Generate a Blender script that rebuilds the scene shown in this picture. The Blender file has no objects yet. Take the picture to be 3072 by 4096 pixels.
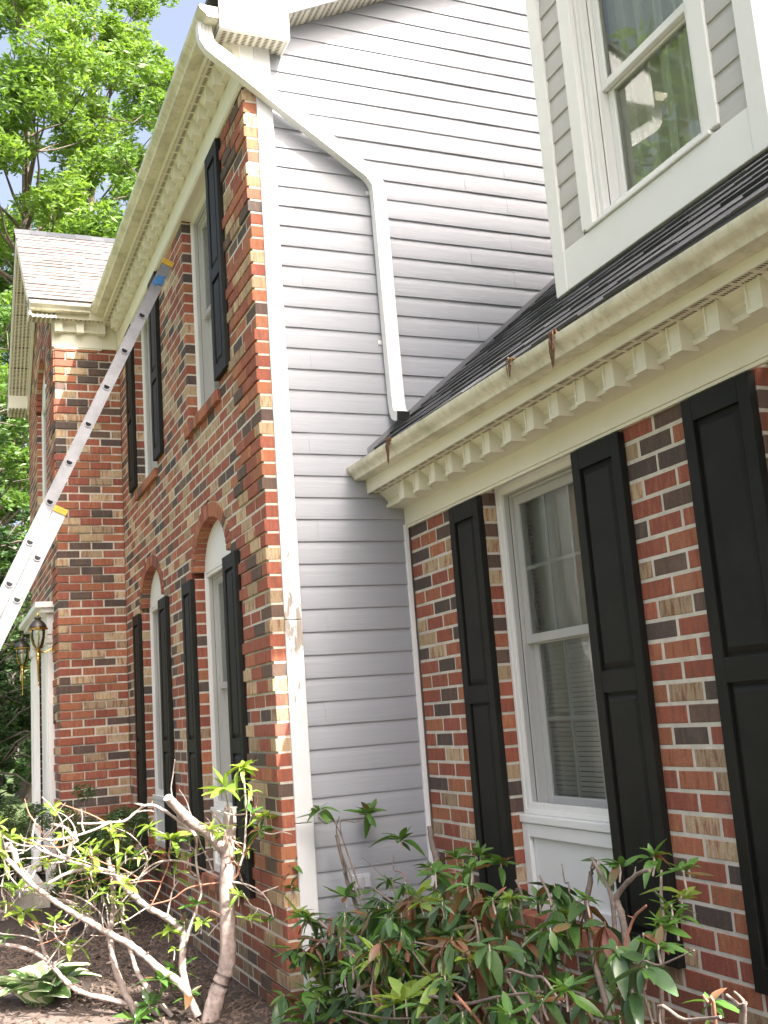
import bpy, math, random
import numpy as np
from mathutils import Vector, Matrix

# ------------------------------------------------------------------ camera, sky, sun, exposure
SC = bpy.context.scene
COL = SC.collection
cam_d = bpy.data.cameras.new('camera')
cam = bpy.data.objects.new('camera', cam_d)
COL.objects.link(cam)
CAM = Vector((5.4152, -1.6265, 1.5372))
YAW, PITCH, ROLL, FPX = -1.16729, 0.186654, -0.0728216, 4274.37
def cam_axes():
    cy, sy, cp, sp = math.cos(YAW), math.sin(YAW), math.cos(PITCH), math.sin(PITCH)
    f = Vector((sy*cp, cy*cp, sp)); r = Vector((cy, -sy, 0)); u = r.cross(f)
    c, s = math.cos(ROLL), math.sin(ROLL)
    return c*r + s*u, -s*r + c*u, f
AR, AU, AF = cam_axes()
cam.matrix_world = Matrix(((AR.x, AU.x, -AF.x, CAM.x), (AR.y, AU.y, -AF.y, CAM.y), (AR.z, AU.z, -AF.z, CAM.z), (0, 0, 0, 1)))
cam_d.sensor_fit = 'HORIZONTAL'
cam_d.sensor_width = 36.0
cam_d.lens = 36.0*FPX/3072.0
cam_d.clip_start = 0.05
cam_d.clip_end = 1500
SC.camera = cam
SUN = Vector((1.0, 0.384, 1.22)).normalized()
world = bpy.data.worlds.new('World')
SC.world = world
world.use_nodes = True
wn = world.node_tree
for n in list(wn.nodes): wn.nodes.remove(n)
sky = wn.nodes.new('ShaderNodeTexSky')
sky.sky_type = 'NISHITA'
sky.sun_disc = False
sky.sun_elevation = math.asin(SUN.z)
sky.sun_rotation = math.atan2(SUN.x, SUN.y)
sky.air_density = 0.8; sky.dust_density = 10.0; sky.ozone_density = 0.6
bg = wn.nodes.new('ShaderNodeBackground')
bg.inputs['Strength'].default_value = 0.10
wo = wn.nodes.new('ShaderNodeOutputWorld')
# thin even haze: the blue is paler all over the sky
hs = wn.nodes.new('ShaderNodeHueSaturation')
hs.inputs['Saturation'].default_value = 0.78
hs.inputs['Value'].default_value = 1.4
wn.links.new(sky.outputs[0], hs.inputs['Color'])
wn.links.new(hs.outputs[0], bg.inputs['Color'])
wn.links.new(bg.outputs[0], wo.inputs['Surface'])
sun_d = bpy.data.lights.new('sun', 'SUN')
sun_d.energy = 5.0
sun_d.angle = math.radians(0.53)
sun_d.color = (1.0, 0.95, 0.87)
sun = bpy.data.objects.new('sun', sun_d)
COL.objects.link(sun)
sun.rotation_euler = (-SUN).to_track_quat('-Z', 'Y').to_euler()
sun.location = (20, 8, 30)
SC.view_settings.view_transform = 'Standard'
SC.view_settings.look = 'None'
SC.view_settings.gamma = 1.0
SC.view_settings.use_curve_mapping = False
SC.view_settings.exposure = 1.95
try:
    SC.cycles.max_bounces = 8; SC.cycles.transparent_max_bounces = 16
    SC.cycles.diffuse_bounces = 4; SC.cycles.glossy_bounces = 4
    SC.cycles.use_denoising = True
except Exception:
    pass
RND = random.Random(7)

# ------------------------------------------------------------------ helpers
def to_px(P):
    d = Vector(P) - CAM
    z = d.dot(AF)
    if z < 0.1: return None
    return 1536 + FPX*d.dot(AR)/z, 2048 - FPX*d.dot(AU)/z
def in_frame(P, m=60):
    q = to_px(P)
    return q is not None and -m < q[0] < 3072+m and -m < q[1] < 4096+m

class MB:
    """collects polygons, builds one mesh object"""
    def __init__(s): s.v = []; s.f = []; s.m = []; s.c1 = []; s.c2 = []
    def quad(s, *p, m=0):
        i = len(s.v); s.v += [tuple(q) for q in p]; s.f.append(tuple(range(i, i+len(p)))); s.m.append(m)
    def box(s, a, b, m=0):
        x0, y0, z0 = min(a[0], b[0]), min(a[1], b[1]), min(a[2], b[2]); x1, y1, z1 = max(a[0], b[0]), max(a[1], b[1]), max(a[2], b[2])
        i = len(s.v)
        s.v += [(x0,y0,z0),(x1,y0,z0),(x1,y1,z0),(x0,y1,z0),(x0,y0,z1),(x1,y0,z1),(x1,y1,z1),(x0,y1,z1)]
        for f in ((3,2,1,0),(4,5,6,7),(0,1,5,4),(1,2,6,5),(2,3,7,6),(3,0,4,7)):
            s.f.append(tuple(i+k for k in f)); s.m.append(m)
    def prism(s, poly, a, b, mp, m=0, caps=True):
        """poly: list of 2d (p,q); extruded from a to b; mp(t,p,q)->xyz"""
        n = len(poly); i = len(s.v)
        s.v += [mp(a, p, q) for p, q in poly] + [mp(b, p, q) for p, q in poly]
        for k in range(n):
            l = (k+1) % n
            s.f.append((i+k, i+l, i+n+l, i+n+k)); s.m.append(m)
        if caps:
            s.f.append(tuple(i+k for k in reversed(range(n)))); s.m.append(m)
            s.f.append(tuple(i+n+k for k in range(n))); s.m.append(m)
    def tube(s, pts, rad, n=8, cap=True, m=0):
        pts = [Vector(p) for p in pts]; i0 = len(s.v); up = Vector((0.13, 0.31, 0.94))
        for k, p in enumerate(pts):
            d = (pts[min(k+1, len(pts)-1)] - pts[max(k-1, 0)])
            if d.length < 1e-9: d = Vector((0, 0, 1))
            d.normalize(); a = d.cross(up)
            if a.length < 0.1: a = d.cross(Vector((1, 0, 0)))
            a.normalize(); b = d.cross(a)
            r = rad[k] if hasattr(rad, '__len__') else rad
            for j in range(n):
                t = 2*math.pi*j/n; s.v.append(tuple(p + a*(r*math.cos(t)) + b*(r*math.sin(t))))
        for k in range(len(pts)-1):
            for j in range(n):
                l = (j+1) % n
                s.f.append((i0+k*n+j, i0+k*n+l, i0+(k+1)*n+l, i0+(k+1)*n+j)); s.m.append(m)
        if cap:
            s.f.append(tuple(i0+j for j in reversed(range(n)))); s.m.append(m)
            e = i0+(len(pts)-1)*n; s.f.append(tuple(e+j for j in range(n))); s.m.append(m)
    def lathe(s, prof, c, n=16, m=0, axis=None):
        """prof: (r,h) list; about vertical axis through c"""
        i0 = len(s.v); c = Vector(c)
        for r, h in prof:
            for j in range(n):
                t = 2*math.pi*j/n; s.v.append((c.x+r*math.cos(t), c.y+r*math.sin(t), c.z+h))
        for k in range(len(prof)-1):
            for j in range(n):
                l = (j+1) % n
                s.f.append((i0+k*n+j, i0+k*n+l, i0+(k+1)*n+l, i0+(k+1)*n+j)); s.m.append(m)
        s.f.append(tuple(i0+j for j in reversed(range(n)))); s.m.append(m)
        e = i0+(len(prof)-1)*n; s.f.append(tuple(e+j for j in range(n))); s.m.append(m)
    def mesh(s, name, mats, smooth=False):
        me = bpy.data.meshes.new(name)
        me.from_pydata(s.v, [], s.f)
        for mt in (mats if isinstance(mats, (list, tuple)) else [mats]): me.materials.append(mt)
        if any(s.m): me.polygons.foreach_set('material_index', s.m)
        if smooth: me.polygons.foreach_set('use_smooth', [True]*len(me.polygons))
        if s.c1:
            for nm, cc in (('tone', s.c1), ('tone2', s.c2)):
                at = me.attributes.new(nm, 'FLOAT_COLOR', 'FACE')
                at.data.foreach_set('color', [x for c in cc for x in c])
        me.update()
        return me
    def build(s, name, mats, parent=None, smooth=False, loc=None):
        return put(name, s.mesh(name, mats, smooth), parent, loc)

def put(name, me, parent=None, loc=None):
    o = bpy.data.objects.new(name, me)
    COL.objects.link(o)
    if loc is not None: o.location = loc
    if parent is not None: o.parent = parent
    return o
def empty(name, loc, label, cat, group=None):
    o = bpy.data.objects.new(name, None); COL.objects.link(o); o.location = loc
    o.empty_display_size = 0.2
    return tag(o, label, cat, group)
def tag(o, label=None, cat=None, group=None, kind=None):
    if label: o['label'] = label
    if cat: o['category'] = cat
    if group: o['group'] = group
    if kind: o['kind'] = kind
    return o
def smooth_by_angle(o, ang=35):
    me = o.data
    me.polygons.foreach_set('use_smooth', [True]*len(me.polygons))
    try: me.set_sharp_from_angle(angle=math.radians(ang))
    except Exception: pass
def bevel(o, w=0.003, seg=2):
    md = o.modifiers.new('bevel', 'BEVEL'); md.width = w; md.segments = seg; md.limit_method = 'ANGLE'; md.angle_limit = math.radians(40)
    return o

# ------------------------------------------------------------------ materials
def nodes_of(name):
    mt = bpy.data.materials.new(name); mt.use_nodes = True
    nt = mt.node_tree; bs = nt.nodes['Principled BSDF']
    return mt, nt, bs
def N(nt, t, **kw):
    n = nt.nodes.new(t)
    for k, v in kw.items():
        if k in n.inputs: n.inputs[k].default_value = v
        else: setattr(n, k, v)
    return n
def pos_noise(nt, scale, detail=3.0, rough=0.55, stretch=None):
    g = nt.nodes.new('ShaderNodeNewGeometry')
    src = g.outputs['Position']
    if stretch:
        mp = nt.nodes.new('ShaderNodeMapping'); mp.inputs['Scale'].default_value = stretch
        nt.links.new(src, mp.inputs['Vector']); src = mp.outputs[0]
    n = nt.nodes.new('ShaderNodeTexNoise'); n.inputs['Scale'].default_value = scale
    n.inputs['Detail'].default_value = detail; n.inputs['Roughness'].default_value = rough
    nt.links.new(src, n.inputs['Vector'])
    return n
def ramp(nt, src, p0, p1, c0=(0,0,0,1), c1=(1,1,1,1)):
    r = nt.nodes.new('ShaderNodeValToRGB')
    r.color_ramp.elements[0].position = p0; r.color_ramp.elements[1].position = p1
    r.color_ramp.elements[0].color = c0; r.color_ramp.elements[1].color = c1
    nt.links.new(src, r.inputs['Fac']); return r
def mix(nt, fac, a, b):
    m = nt.nodes.new('ShaderNodeMix'); m.data_type = 'RGBA'
    for sock, v in ((m.inputs[0], fac), (m.inputs[6], a), (m.inputs[7], b)):
        if hasattr(v, 'links') or isinstance(v, bpy.types.NodeSocket): nt.links.new(v, sock)
        elif isinstance(v, (int, float)): sock.default_value = v
        else: sock.default_value = (*v, 1.0) if len(v) == 3 else v
    return m.outputs[2]
def bump(nt, bs, h, strength=0.3, dist=0.01):
    b = nt.nodes.new('ShaderNodeBump'); b.inputs['Strength'].default_value = strength; b.inputs['Distance'].default_value = dist
    nt.links.new(h, b.inputs['Height']); nt.links.new(b.outputs[0], bs.inputs['Normal']); return b
def simple(name, col, rough=0.6, metal=0.0, var=0.0, vscale=8.0, col2=None, bstr=0.0, bscale=60.0, stretch=None, spec=None):
    mt, nt, bs = nodes_of(name)
    bs.inputs['Roughness'].default_value = rough; bs.inputs['Metallic'].default_value = metal
    if spec is not None: bs.inputs['Specular IOR Level'].default_value = spec
    if var > 0:
        n = pos_noise(nt, vscale, 4.0, 0.6, stretch)
        r = ramp(nt, n.outputs['Fac'], 0.35, 0.7)
        c2 = col2 or tuple(c*(1-var) for c in col)
        nt.links.new(mix(nt, r.outputs['Color'], col, c2), bs.inputs['Base Color'])
    else:
        bs.inputs['Base Color'].default_value = (*col, 1)
    if bstr > 0:
        n2 = pos_noise(nt, bscale, 4.0, 0.6, stretch); bump(nt, bs, n2.outputs['Fac'], bstr, 0.004)
    return mt

def make_brick_mat():
    mt, nt, bs = nodes_of('fired_brick')
    a1 = N(nt, 'ShaderNodeAttribute', attribute_name='tone'); a2 = N(nt, 'ShaderNodeAttribute', attribute_name='tone2')
    st = pos_noise(nt, 1.0, 3.0, 0.6, (46, 46, 9))
    r = ramp(nt, st.outputs['Fac'], 0.47, 0.66)
    c = mix(nt, r.outputs['Color'], a1.outputs['Color'], a2.outputs['Color'])
    fn = pos_noise(nt, 170.0, 4.0, 0.7)
    r2 = ramp(nt, fn.outputs['Fac'], 0.35, 0.75, (0.72, 0.72, 0.72, 1), (1.12, 1.12, 1.12, 1))
    m = nt.nodes.new('ShaderNodeMix'); m.data_type = 'RGBA'; m.blend_type = 'MULTIPLY'; m.inputs[0].default_value = 1.0
    nt.links.new(c, m.inputs[6]); nt.links.new(r2.outputs['Color'], m.inputs[7])
    # faint lime bloom
    bl = pos_noise(nt, 2.3, 5.0, 0.6); rb = ramp(nt, bl.outputs['Fac'], 0.58, 0.85, (0,0,0,1), (0.16,0.16,0.16,1))
    c3 = mix(nt, rb.outputs['Color'], m.outputs[2], (0.45, 0.4, 0.34))
    # splashed soil and damp on the lowest courses
    gp = nt.nodes.new('ShaderNodeNewGeometry'); sz = nt.nodes.new('ShaderNodeSeparateXYZ'); nt.links.new(gp.outputs['Position'], sz.inputs[0])
    mr = nt.nodes.new('ShaderNodeMapRange'); mr.inputs[1].default_value = 0.85; mr.inputs[2].default_value = 0.1; mr.inputs[3].default_value = -0.25; mr.inputs[4].default_value = 0.42; nt.links.new(sz.outputs[2], mr.inputs[0])
    sn = pos_noise(nt, 4.0, 5.0, 0.65); sa = nt.nodes.new('ShaderNodeMath'); sa.operation = 'ADD'; nt.links.new(sn.outputs['Fac'], sa.inputs[0]); nt.links.new(mr.outputs[0], sa.inputs[1])
    rs_ = ramp(nt, sa.outputs[0], 0.5, 0.95, (0,0,0,1), (0.6,0.6,0.6,1))
    c3 = mix(nt, rs_.outputs['Color'], c3, (0.075, 0.06, 0.04))
    nt.links.new(c3, bs.inputs['Base Color'])
    bs.inputs['Roughness'].default_value = 0.85
    b1 = pos_noise(nt, 95.0, 5.0, 0.65); bump(nt, bs, b1.outputs['Fac'], 0.55, 0.004)
    return mt
M = {}
M['brick'] = make_brick_mat()
M['mortar'] = simple('mortar', (0.61, 0.57, 0.49), 0.95, var=0.25, vscale=14, bstr=0.6, bscale=220)
def make_paint(name, col, dirt=(0.36, 0.33, 0.22), amt=0.5, scale=3.0, p0=0.55, p1=0.85, rough=0.45, bstr=0.08, streak=False):
    mt, nt, bs = nodes_of(name)
    n = pos_noise(nt, scale, 6.0, 0.65)
    r = ramp(nt, n.outputs['Fac'], p0, p1, (0,0,0,1), (amt, amt, amt, 1))
    n3 = pos_noise(nt, 55.0, 3.0, 0.7); r3 = ramp(nt, n3.outputs['Fac'], 0.66, 0.78, (0,0,0,1), (amt*0.5, amt*0.5, amt*0.5, 1))
    c = mix(nt, r.outputs['Color'], col, dirt); c = mix(nt, r3.outputs['Color'], c, tuple(x*0.8 for x in dirt))
    if streak:
        n4 = pos_noise(nt, 1.0, 4.0, 0.6, (34, 34, 3)); r4 = ramp(nt, n4.outputs['Fac'], 0.5, 0.72, (0,0,0,1), (0.45,0.45,0.45,1)); c = mix(nt, r4.outputs['Color'], c, (0.33, 0.31, 0.2))
    nt.links.new(c, bs.inputs['Base Color']); bs.inputs['Roughness'].default_value = rough
    n2 = pos_noise(nt, 40.0, 3.0); bump(nt, bs, n2.outputs['Fac'], bstr, 0.002)
    return mt
M['cream'] = make_paint('cream_trim_paint', (0.72, 0.695, 0.57), amt=0.24)
M['cream_gutter'] = make_paint('weathered_gutter_enamel', (0.70, 0.675, 0.545), (0.24, 0.24, 0.13), 0.8, 4.5, 0.45, 0.78, 0.42, streak=True)
M['white'] = make_paint('white_trim_paint', (0.74, 0.735, 0.71), (0.5, 0.48, 0.42), 0.16)
M['white_metal'] = make_paint('white_enamelled_aluminium', (0.74, 0.74, 0.735), (0.5, 0.48, 0.42), 0.16, 5.0, rough=0.35)
def make_peel():
    mt, nt, bs = nodes_of('peeling_white_paint')
    n = pos_noise(nt, 1.0, 7.0, 0.68, (26, 26, 5.5))
    g = nt.nodes.new('ShaderNodeNewGeometry'); sp = nt.nodes.new('ShaderNodeSeparateXYZ'); nt.links.new(g.outputs['Position'], sp.inputs[0])
    # wear is heaviest around two metres up, where water runs off the wing eave
    wr = nt.nodes.new('ShaderNodeMapRange'); wr.inputs[1].default_value = 0.5; wr.inputs[2].default_value = 0.0; wr.inputs[3].default_value = 0.015; wr.inputs[4].default_value = 0.235
    dz = nt.nodes.new('ShaderNodeMath'); dz.operation = 'SUBTRACT'; dz.inputs[1].default_value = 2.02; nt.links.new(sp.outputs[2], dz.inputs[0])
    az = nt.nodes.new('ShaderNodeMath'); az.operation = 'ABSOLUTE'; nt.links.new(dz.outputs[0], az.inputs[0]); nt.links.new(az.outputs[0], wr.inputs[0])
    ad = nt.nodes.new('ShaderNodeMath'); ad.operation = 'ADD'; nt.links.new(n.outputs['Fac'], ad.inputs[0]); nt.links.new(wr.outputs[0], ad.inputs[1])
    r = ramp(nt, ad.outputs[0], 0.685, 0.70)
    n2 = pos_noise(nt, 1.0, 4.0, 0.6, (90, 90, 9)); rr = ramp(nt, n2.outputs['Fac'], 0.3, 0.7, (0.27, 0.22, 0.18, 1), (0.43, 0.39, 0.34, 1))
    hz = pos_noise(nt, 6.0, 5.0, 0.6); rh = ramp(nt, hz.outputs['Fac'], 0.45, 0.8, (0,0,0,1), (0.2,0.2,0.2,1))
    base = mix(nt, rh.outputs['Color'], (0.62, 0.625, 0.64), (0.46, 0.43, 0.40))
    c = mix(nt, r.outputs['Color'], base, rr.outputs['Color'])
    nt.links.new(c, bs.inputs['Base Color']); bs.inputs['Roughness'].default_value = 0.6
    inv = nt.nodes.new('ShaderNodeMath'); inv.operation = 'SUBTRACT'; inv.inputs[0].default_value = 1.0; nt.links.new(r.outputs['Color'], inv.inputs[1])
    wg = pos_noise(nt, 1.0, 4.0, 0.6, (120, 120, 8)); ml = nt.nodes.new('ShaderNodeMath'); ml.operation = 'MULTIPLY_ADD'; ml.inputs[1].default_value = 0.35
    nt.links.new(wg.outputs['Fac'], ml.inputs[0]); nt.links.new(inv.outputs[0], ml.inputs[2]); bump(nt, bs, ml.outputs[0], 0.55, 0.0025)
    return mt
M['peel'] = make_peel()
def make_siding(name='embossed_vinyl_siding', ca=(0.315, 0.329, 0.362), cb=(0.268, 0.279, 0.304)):
    mt, nt, bs = nodes_of(name)
    n = pos_noise(nt, 1.0, 5.0, 0.6, (5, 5, 75)); d = n.inputs['Distortion']; d.default_value = 0.6
    bump(nt, bs, n.outputs['Fac'], 0.34, 0.004)
    n2 = pos_noise(nt, 1.7, 5.0, 0.6); r = ramp(nt, n2.outputs['Fac'], 0.4, 0.8, (0,0,0,1), (0.3,0.3,0.3,1))
    n3 = pos_noise(nt, 1.0, 4.0, 0.6, (30, 30, 3)); r3 = ramp(nt, n3.outputs['Fac'], 0.6, 0.8, (0,0,0,1), (0.14,0.14,0.14,1))
    c = mix(nt, r.outputs['Color'], ca, cb); c = mix(nt, r3.outputs['Color'], c, (0.3, 0.29, 0.26))
    nt.links.new(c, bs.inputs['Base Color']); bs.inputs['Roughness'].default_value = 0.5
    return mt
M['siding'] = make_siding()
M['siding_dormer'] = make_siding('dormer_siding_warm_light', (0.44, 0.43, 0.405), (0.38, 0.37, 0.345))  # same siding; the warm bounced light on the dormer is put into its colour
M['shutter'] = simple('black_shutter_vinyl', (0.0095, 0.0098, 0.0082), 0.55, var=0.5, vscale=5, col2=(0.015, 0.015, 0.012), bstr=0.10, bscale=160, spec=0.2)
M['shingle_dark'] = None
def make_shingle(name, cols, rough=0.95):
    mt, nt, bs = nodes_of(name)
    oi = nt.nodes.new('ShaderNodeObjectInfo')
    r = nt.nodes.new('ShaderNodeValToRGB'); r.color_ramp.elements[0].color = (*cols[0], 1); r.color_ramp.elements[1].color = (*cols[1], 1)
    nt.links.new(oi.outputs['Random'], r.inputs['Fac'])
    n = pos_noise(nt, 260.0, 3.0, 0.8); rr = ramp(nt, n.outputs['Fac'], 0.3, 0.72, (0.55,0.55,0.55,1), (1.4,1.4,1.4,1))
    m = nt.nodes.new('ShaderNodeMix'); m.data_type = 'RGBA'; m.blend_type = 'MULTIPLY'; m.inputs[0].default_value = 1.0
    nt.links.new(r.outputs['Color'], m.inputs[6]); nt.links.new(rr.outputs['Color'], m.inputs[7]); nt.links.new(m.outputs[2], bs.inputs['Base Color'])
    bs.inputs['Roughness'].default_value = rough; bump(nt, bs, n.outputs['Fac'], 0.5, 0.003)
    return mt
M['shingle_dark'] = make_shingle('charcoal_asphalt_shingle', ((0.036, 0.038, 0.044), (0.075, 0.077, 0.084)))
M['shingle_tan'] = make_shingle('weathered_brown_asphalt_shingle', ((0.115, 0.095, 0.09), (0.18, 0.155, 0.15)))
M['alu'] = simple('brushed_aluminium', (0.24, 0.245, 0.26), 0.45, 0.75, var=0.25, vscale=9, bstr=0.08, bscale=150)
M['yellow'] = simple('yellow_plastic_cap', (0.62, 0.38, 0.03), 0.55, var=0.4, vscale=40)
M['tape'] = simple('blue_painters_tape', (0.03, 0.17, 0.42), 0.6, var=0.3, vscale=60)
M['black'] = simple('hollow_shade_black', (0.006, 0.006, 0.006), 0.9)  # for flat black faces: the shade inside open ends is put into the colour
M['room'] = simple('unlit_interior_paint', (0.22, 0.21, 0.19), 0.9)
M['blind'] = simple('white_window_blind', (0.80, 0.79, 0.75), 0.6)
M['curtain'] = simple('sheer_ivory_curtain', (0.80, 0.78, 0.68), 0.85, var=0.15, vscale=30, stretch=(20, 20, 1.5))
M['brass'] = simple('polished_brass', (0.62, 0.42, 0.12), 0.22, 1.0, var=0.4, vscale=30)
M['bronze'] = simple('aged_bronze', (0.13, 0.115, 0.10), 0.45, 0.9, var=0.4, vscale=25)
M['bulb'] = simple('frosted_bulb_glass', (0.75, 0.72, 0.6), 0.35)
M['flash'] = simple('dull_metal_flashing', (0.16, 0.165, 0.18), 0.5)
M['outlet'] = simple('grey_outlet_plastic', (0.42, 0.43, 0.46), 0.45)
def make_glass(name, tint=(0.9, 0.93, 0.91), base=0.01):
    mt, nt, bs = nodes_of(name); nt.nodes.remove(bs)
    out = [n for n in nt.nodes if n.type == 'OUTPUT_MATERIAL'][0]
    tr = nt.nodes.new('ShaderNodeBsdfTransparent'); tr.inputs[0].default_value = (*tint, 1)
    gl = nt.nodes.new('ShaderNodeBsdfGlossy'); gl.inputs['Roughness'].default_value = 0.015
    fr = nt.nodes.new('ShaderNodeFresnel'); fr.inputs['IOR'].default_value = 1.6
    # two glass faces of an insulated unit reflect about twice as much as one
    ad = nt.nodes.new('ShaderNodeMath'); ad.operation = 'MULTIPLY_ADD'; ad.inputs[1].default_value = 1.35; ad.inputs[2].default_value = base; ad.use_clamp = True
    nt.links.new(fr.outputs[0], ad.inputs[0])
    mx = nt.nodes.new('ShaderNodeMixShader'); nt.links.new(ad.outputs[0], mx.inputs[0]); nt.links.new(tr.outputs[0], mx.inputs[1]); nt.links.new(gl.outputs[0], mx.inputs[2])
    nt.links.new(mx.outputs[0], out.inputs['Surface'])
    return mt
M['glass'] = make_glass('window_glass')
M['lamp_glass'] = make_glass('bevelled_lantern_glass', (0.93, 0.95, 0.92), 0.06)
def make_screen():
    mt, nt, bs = nodes_of('insect_screen_mesh')
    out = [n for n in nt.nodes if n.type == 'OUTPUT_MATERIAL'][0]
    bs.inputs['Base Color'].default_value = (0.06, 0.063, 0.057, 1); bs.inputs['Roughness'].default_value = 0.7
    tr = nt.nodes.new('ShaderNodeBsdfTransparent'); mx = nt.nodes.new('ShaderNodeMixShader'); mx.inputs[0].default_value = 0.30
    nt.links.new(tr.outputs[0], mx.inputs[1]); nt.links.new(bs.outputs[0], mx.inputs[2]); nt.links.new(mx.outputs[0], out.inputs['Surface'])
    return mt
M['screen'] = make_screen()
def make_soffit():
    mt, nt, bs = nodes_of('perforated_vinyl_soffit')
    g = nt.nodes.new('ShaderNodeNewGeometry'); mp = nt.nodes.new('ShaderNodeMapping'); mp.inputs['Scale'].default_value = (72, 24, 24)
    nt.links.new(g.outputs['Position'], mp.inputs['Vector'])
    v = nt.nodes.new('ShaderNodeTexVoronoi'); v.inputs['Scale'].default_value = 1.0; v.inputs['Randomness'].default_value = 0.0; v.voronoi_dimensions = '2D'
    nt.links.new(mp.outputs[0], v.inputs['Vector'])
    r = ramp(nt, v.outputs['Distance'], 0.30, 0.36, (0.06, 0.055, 0.045, 1), (0.70, 0.66, 0.53, 1))
    nt.links.new(r.outputs['Color'], bs.inputs['Base Color']); bs.inputs['Roughness'].default_value = 0.5
    return mt
M['soffit'] = make_soffit()
def make_leaf(name, c1, c2, trans=0.35, gloss=0.35, vs=7.0, back=None):
    mt, nt, bs = nodes_of(name)
    out = [n for n in nt.nodes if n.type == 'OUTPUT_MATERIAL'][0]
    n = pos_noise(nt, vs, 3.0, 0.6); r = ramp(nt, n.outputs['Fac'], 0.35, 0.68)
    c = mix(nt, r.outputs['Color'], c1, c2)
    nt.links.new(c, bs.inputs['Base Color']); bs.inputs['Roughness'].default_value = gloss
    tl = nt.nodes.new('ShaderNodeBsdfTranslucent'); cm = nt.nodes.new('ShaderNodeMix'); cm.data_type = 'RGBA'; cm.blend_type = 'MULTIPLY'; cm.inputs[0].default_value = 1.0
    nt.links.new(c, cm.inputs[6]); cm.inputs[7].default_value = (1.5, 1.45, 0.7, 1); nt.links.new(cm.outputs[2], tl.inputs[0])
    mx = nt.nodes.new('ShaderNodeMixShader'); mx.inputs[0].default_value = trans
    nt.links.new(bs.outputs[0], mx.inputs[1]); nt.links.new(tl.outputs[0], mx.inputs[2]); nt.links.new(mx.outputs[0], out.inputs['Surface'])
    return mt
M['leaf_g'] = make_leaf('rhododendron_leaf_green', (0.062, 0.15, 0.032), (0.105, 0.21, 0.045), 0.3, 0.33)
M['leaf_y'] = make_leaf('young_leaf_yellow_green', (0.16, 0.27, 0.045), (0.24, 0.32, 0.06), 0.4, 0.38)
M['leaf_d'] = make_leaf('old_leaf_dark_green', (0.04, 0.09, 0.035), (0.07, 0.13, 0.045), 0.2, 0.3)
M['leaf_r'] = make_leaf('withered_leaf_red_brown', (0.22, 0.07, 0.045), (0.075, 0.115, 0.045), 0.3, 0.42, 9.0)
M['tree_leaf'] = make_leaf('tree_leaf_spring_green', (0.10, 0.19, 0.035), (0.17, 0.27, 0.055), 0.45, 0.5, 0.45)
M['tree_leaf_b'] = make_leaf('tree_leaf_mid_green', (0.08, 0.165, 0.033), (0.14, 0.24, 0.05), 0.4, 0.5, 0.5)
M['dark_leaf'] = make_leaf('understory_leaf_dark_green', (0.03, 0.075, 0.02), (0.07, 0.13, 0.03), 0.3, 0.5, 0.8)
M['box_leaf'] = make_leaf('small_shrub_leaf', (0.035, 0.075, 0.02), (0.075, 0.125, 0.03), 0.25, 0.45, 3.0)
def make_hosta():
    mt, nt, bs = nodes_of('variegated_hosta_leaf')
    uv = nt.nodes.new('ShaderNodeAttribute'); uv.attribute_name = 'tone'
    nt.links.new(uv.outputs['Color'], bs.inputs['Base Color']); bs.inputs['Roughness'].default_value = 0.4
    return mt
M['hosta'] = make_hosta()
M['bark'] = simple('rhododendron_bark', (0.42, 0.34, 0.31), 0.9, var=0.6, vscale=34, col2=(0.21, 0.165, 0.145), bstr=0.8, bscale=60)
M['bark_dark'] = simple('grey_brown_stem_bark', (0.22, 0.175, 0.15), 0.9, var=0.5, vscale=30, col2=(0.12, 0.095, 0.08), bstr=0.8, bscale=70)
M['twig'] = simple('pale_twig_bark', (0.50, 0.41, 0.37), 0.85, var=0.4, vscale=40, bstr=0.4, bscale=120)
M['twig_red'] = simple('reddish_new_twig', (0.38, 0.17, 0.11), 0.7, var=0.4, vscale=40)
M['treebark'] = simple('grey_tree_bark', (0.15, 0.12, 0.095), 0.95, var=0.5, vscale=4, col2=(0.075, 0.06, 0.05), bstr=0.9, bscale=16, stretch=(1, 1, 0.25))
M['mulch'] = simple('dark_wood_mulch', (0.07, 0.05, 0.04), 0.95, var=0.6, vscale=22, col2=(0.03, 0.022, 0.018), bstr=1.0, bscale=70)
M['chip'] = simple('wood_mulch_chip', (0.17, 0.12, 0.095), 0.95, var=0.6, vscale=45, col2=(0.04, 0.03, 0.023))
M['soil'] = simple('sunlit_pale_soil', (0.17, 0.13, 0.115), 0.95, var=0.6, vscale=9, col2=(0.09, 0.068, 0.058), bstr=1.0, bscale=55)  # pale twin of the dark mulch: sunlight on the ground put into the colour
M['straw'] = simple('brown_leaf_litter', (0.14, 0.075, 0.04), 0.9, var=0.5, vscale=90)

# ------------------------------------------------------------------ dimensions (metres)
H = 0.07683            # brick course
BL = 0.2032            # brick module along the wall
JT = 0.0138            # joint
ZK = 5.0708            # bed joint number 0 of the main house
GZ = 0.085             # ground at the house
D = 0.845              # wing front wall plane
LB = 4.658             # distance of the entry bay from the corner
PB = 0.606             # projection of the entry bay
SX = -0.03             # plane of the siding
BD = 0.092             # brick depth

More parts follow.
